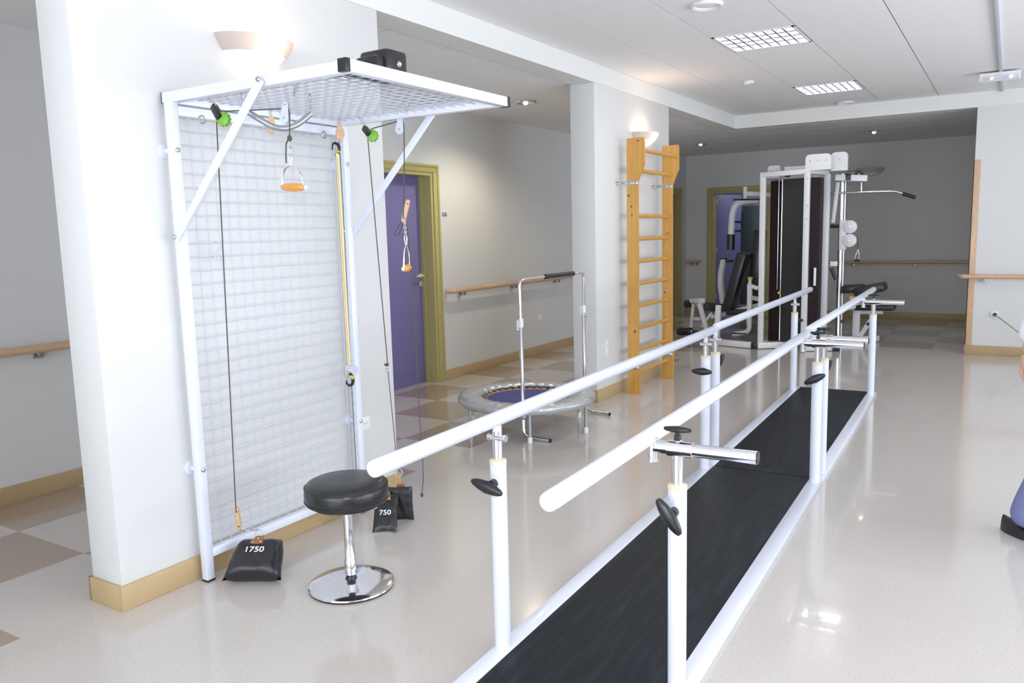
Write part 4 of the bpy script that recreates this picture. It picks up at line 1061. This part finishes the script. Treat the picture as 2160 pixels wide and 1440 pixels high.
# back pads (inclined)
def slab(n, p0, p1, Y, w_, th): 
    a, b_ = at(*p0, Y), at(*p1, Y); return g(n, bar(NB(), a, b_, w_, th, .02, (0, 1, 0)), m_vinyl)
slab('back_pad', (1571, 533), (1537, 655), 10.85, .13, .32)
slab('back_pad', (1604, 485), (1592, 640), 11.1, .12, .30)
a = at(1560, 655, 10.85); gb('seat', (a.x-.15, 10.85, a.z-.02), (a.x+.30, 10.85, a.z+.01), .32, m_vinyl, h=.07, bev=.025)
# upright with yellow knob
q = at(1582, 600, 10.62); q2 = at(1580, 700, 10.62)
gb('seat_upright', (q.x, 10.62, .25), (q.x, 10.62, q.z-.01), .06)
gb('seat_upright_head', (q.x-.03, 10.62, q.z+.0), (q.x+.11, 10.62, q.z-.05), .05, h=.05)
g('knob_stem', cyl(NB(), (q.x, 10.62, q.z), (q.x, 10.62, q.z+.07), .022, 12), m_gymwhite); g('adjust_knob', cyl(NB(), (q.x, 10.62, q.z+.07), (q.x, 10.62, q.z+.10), .034, 12), m_yel)
g('curved_foot', tube(NB(), arc([(q.x, 10.62, .32), (q.x, 10.62, .16), (q.x-.22, 10.62, .12)], .12, 6), .032, 10), m_gymwhite)
g('foot_step', box(NB(), (q.x-.22, 10.55, .135), (q.x-.03, 10.70, .15), .004), m_black)
gb('seat_beam', at(1500, 668, 10.85), (q.x+.12, 10.85, .52), .055)
gb('seat_beam', (q.x+.02, 10.64, .62), (PA[0], 10.32, .62), .05)
# leg extension
le = at(1487, 640, 10.85)
gb('roller_arm', at(1475, 640, 10.85), at(1502, 735, 10.75), .05); gb('roller_arm', at(1463, 640, 11.05), at(1458, 698, 11.05), .045)
gb('bench_leg', (at(1512, 700, 10.62).x, 10.62, .03), (at(1512, 700, 10.62).x, 10.7, .50), .07)
gb('arm_link', at(1463, 672, 11.0), at(1480, 672, 10.9), .045); gb('arm_strut', at(1480, 690, 10.85), at(1502, 658, 10.85), .03)
gb('roller_bracket', at(1468, 634, 10.95), at(1483, 634, 10.85), .07); gb('roller_bracket', at(1457, 634, 11.05), at(1466, 634, 11.0), .06)
for pa, pb, Y1, Y2, r in (((1490, 646), (1522, 650), 10.9, 10.72, .062), ((1447, 641), (1460, 640), 11.1, 11.05, .055), ((1432, 699), (1458, 699), 11.0, 10.9, .056), ((1463, 703), (1492, 708), 10.85, 10.75, .05)):
    p, q_ = at(*pa, Y1), at(*pb, Y2); o = g('foam_roller', tube(NB(), [p, p*.96+q_*.04, p*.04+q_*.96, q_], [r*.85, r, r, r*.85], 20), m_black)
    d = (q_-p).normalized(); g('roller_cap', tube(NB(), [q_, q_+d*.008], r*.42, 14), m_palep, o)
# floor frame
f0 = at(1500, 731, Z=.05); f1 = at(1591, 737, Z=.05); f2 = at(1657, 730, Z=.05)
gb('base_tube', (-3.24, 10.36, .045), (-2.74, 10.22, .045), .065, h=.075); gb('base_tube', (-2.68, 10.22, .045), (-2.36, 10.47, .045), .065, h=.075)
gb('base_cap', (-2.745, 10.20, .045), (-2.675, 10.20, .045), .05, m_black, h=.08); gb('base_cap', (-3.28, 10.37, .045), (-3.23, 10.355, .045), .068, m_black, h=.078)
gb('base_tube', (PB[0], PB[1], .045), (-1.78, 10.40, .045), .06, h=.075); gb('base_cap', (-1.80, 10.38, .045), (-1.72, 10.40, .045), .07, m_black, h=.09)
gb('base_tube', (PA[0], PA[1], .045), (PD[0], PD[1], .045), .06)
b = NB()
for z in (.25, .38, 1.62, 1.78, 2.10): lathe(b, [(.010, 0), (.006, -.005)], (PB[0]+.01, PB[1]-.033, z), 8, 'Y')
g('bolt', b, m_zinc)

# ================================================================== PERSON (steps into the frame at the right edge)
PX, PY = .378, 4.43
def skin(name, verts, edges, radii, m, parent, sub=2, root=0, flat=None):
    me = bpy.data.meshes.new(name); me.from_pydata([Vector(v) for v in verts], edges, []); me.update()
    o = bpy.data.objects.new(name, me); COL.objects.link(o)
    sm = o.modifiers.new('s', 'SKIN'); sm.use_smooth_shade = True
    for i, r in enumerate(radii):
        rr = r if isinstance(r, tuple) else (r, r); o.data.skin_vertices[0].data[i].radius = rr
    o.data.skin_vertices[0].data[root].use_root = True
    ss = o.modifiers.new('u', 'SUBSURF'); ss.levels = sub; ss.render_levels = sub
    dg = bpy.context.evaluated_depsgraph_get(); m2 = bpy.data.meshes.new_from_object(o.evaluated_get(dg))
    bpy.data.objects.remove(o); bpy.data.meshes.remove(me)
    m2.materials.clear(); m2.materials.append(m); m2.shade_smooth()
    q = bpy.data.objects.new(name, m2); COL.objects.link(q); q.parent = parent; return q
pe = thing('person', 'person in white coat, blue-violet trousers and black shoes, mostly out of frame', 'person', (PX, PY, 0), R(140))
# faces -x (walking to the left of the photo), +y side is her right
V = [(0, 0, .92), (0, 0, 1.05), (-.005, 0, 1.22), (0, 0, 1.38), (.005, 0, 1.46), (-.010, 0, 1.575),     # 0-5 pelvis..neck
     (0, -.17, 1.40), (.02, -.21, 1.14), (-.03, -.22, .92),              # 6-8 left arm
     (0, .17, 1.40), (.09, .25, 1.17), (.13, .29, .94),                 # 9-11 right arm
     (0, -.09, .88), (-.09, -.09, .50), (-.235, -.085, .10),              # 12-14 front leg
     (0, .09, .88), (.10, .095, .49), (.24, .09, .10)]                   # 15-17 rear leg
Ed = [(0, 1), (1, 2), (2, 3), (3, 4), (4, 5), (3, 6), (6, 7), (7, 8), (3, 9), (9, 10), (10, 11), (0, 12), (12, 13), (13, 14), (0, 15), (15, 16), (16, 17)]
Rd = [(.11, .15), (.10, .13), (.105, .145), (.09, .13), (.06, .07), (.05, .05), .044, .038, .030, .044, .038, .030, .085, .058, .036, .085, .058, .036]
skin('body', V, Ed, Rd, m_skin, pe)
# trousers
V = [(0, 0, .98), (0, 0, .90), (0, -.09, .86), (-.085, -.09, .50), (-.16, -.088, .30), (-.205, -.087, .17), (-.235, -.086, .05), (0, .09, .86), (.10, .095, .49), (.185, .092, .28), (.225, .09, .15), (.245, .09, .05)]
Ed = [(0, 1), (1, 2), (2, 3), (3, 4), (4, 5), (5, 6), (1, 7), (7, 8), (8, 9), (9, 10), (10, 11)]
skin('trousers', V, Ed, [(.125, .165), (.13, .17), .10, .083, .075, .088, .086, .10, .080, .072, .086, .084], m_trou, pe, root=1)
# coat
V = [(0, 0, .78), (0, 0, .95), (0, 0, 1.1), (0, 0, 1.25), (0, 0, 1.39), (0, 0, 1.45), (0, -.17, 1.40), (.02, -.215, 1.14), (-.02, -.22, .955), (0, .17, 1.40), (.09, .25, 1.17), (.135, .292, .985), (.01, -.195, 1.27), (.045, .212, 1.285)]
Ed = [(0, 1), (1, 2), (2, 3), (3, 4), (4, 5), (4, 6), (6, 12), (12, 7), (7, 8), (4, 9), (9, 13), (13, 10), (10, 11)]
skin('coat', V, Ed, [(.17, .20), (.15, .19), (.13, .165), (.13, .17), (.11, .15), (.07, .08), .088, .066, .056, .088, .066, .056, .078, .078], m_coat, pe, root=2)
def hand(wr, s_):
    wr = Vector(wr); V = [wr, wr+Vector((-.008, 0, -.04)), wr+Vector((-.012, 0, -.085))]; Ed = [(0, 1), (1, 2)]; Rd = [(.020, .026), (.016, .034), (.014, .036)]
    skin('hand', V, Ed, Rd, m_skin, pe, 2)
    for k, (dx, L) in enumerate(((-.028, .068), (-.010, .078), (.009, .073), (.027, .056))):
        b0 = wr+Vector((-.012+dx, 0, -.088)); V = [b0+Vector((0, 0, .02)), b0, b0+Vector((-.004, -s_*.006, -L*.45)), b0+Vector((-.006, -s_*.018, -L*.8)), b0+Vector((-.006, -s_*.030, -L))]
        skin('finger', V, [(0, 1), (1, 2), (2, 3), (3, 4)], [.009, .009, .0085, .008, .0065], m_skin, pe, 1)
    b0 = wr+Vector((-.034, 0, -.045)); V = [b0+Vector((.014, 0, .01)), b0, b0+Vector((-.02, -s_*.01, -.03)), b0+Vector((-.024, -s_*.018, -.055))]
    skin('thumb', V, [(0, 1), (1, 2), (2, 3)], [.011, .0105, .010, .007], m_skin, pe, 1)
hand((-.035, -.22, .91), -1); hand((.135, .292, .945), 1)
# head
bm = NB(); bmesh.ops.create_uvsphere(bm, u_segments=32, v_segments=24, radius=1)
for v in bm.verts:
    x, y, z = v.co
    v.co = Vector((x*.094*(1+.06*z), y*.074*(1-.18*max(0, -z)), z*.116)) + Vector((-.012*max(0, -z), 0, 0))
    if x < -.5 and -.7 < z < 0: v.co.x -= .006
bmesh.ops.translate(bm, vec=(-.02, 0, 1.645), verts=bm.verts); obj('head', bm, m_skin, pe, 80)
skin('nose', [(-.108, 0, 1.665), (-.122, 0, 1.635), (-.112, 0, 1.622)], [(0, 1), (1, 2)], [.008, .013, .012], m_skin, pe, 2)
for s_ in (-1, 1):
    b = NB(); bmesh.ops.create_uvsphere(b, u_segments=12, v_segments=8, radius=.011); bmesh.ops.translate(b, vec=(-.098, s_*.030, 1.655), verts=b.verts); obj('eye', b, m_eye, pe)
    b = NB(); bmesh.ops.create_uvsphere(b, u_segments=12, v_segments=8, radius=1); bmesh.ops.scale(b, vec=(.018, .008, .030), verts=b.verts); bmesh.ops.translate(b, vec=(-.01, s_*.074, 1.64), verts=b.verts); obj('ear', b, m_skin, pe)
b = NB(); tube(b, [(-.104, -.022, 1.598), (-.110, 0, 1.596), (-.104, .022, 1.598)], [.003, .006, .003], 8); obj('mouth', b, m_lip, pe)
b = NB(); bmesh.ops.create_uvsphere(b, u_segments=32, v_segments=24, radius=1)
for v in b.verts: v.co = Vector((v.co.x*.106, v.co.y*.086, v.co.z*.125))
bmesh.ops.delete(b, geom=[v for v in b.verts if (v.co.x < -.045 and v.co.z < .055) or v.co.z < -.085], context='VERTS')
bmesh.ops.translate(b, vec=(-.008, 0, 1.655), verts=b.verts); bmesh.ops.solidify(b, geom=b.faces[:], thickness=.006); obj('hair', b, m_hair, pe, 80)
def shoe(x, y, pitch, yaw=0):
    b = NB(); n = 14; rows = []
    for i in range(n+1):
        u = i/n; L = -.15+.27*u   # toe at -x
        wd = .047*(math.sin(PI*min(1, max(0, (u*.94+.03))))**.45); ht = .045+.045*max(0, (u-.35))**.8
        rows.append([b.verts.new((L, wd*math.cos(a), max(0.0, .004 if math.sin(a) < 0 else math.sin(a)*ht))) for a in [2*PI*k/16 for k in range(16)]])
    for A_, B_ in zip(rows, rows[1:]):
        for k in range(16): b.faces.new((A_[k], A_[(k+1) % 16], B_[(k+1) % 16], B_[k]))
    b.faces.new(rows[0][::-1]); b.faces.new(rows[-1])
    o = obj('shoe', b, m_black, pe, 60); o.location = (x, y, .002+(.05 if pitch else 0)); o.rotation_euler = (0, R(pitch), 0)
    b = NB(); box(b, (-.05, -.050, .012), (.03, -.046, .03), .002); obj('shoe_trim', b, m_turq, o)
shoe(-.235, -.086, 0); shoe(.245, .09, 0)
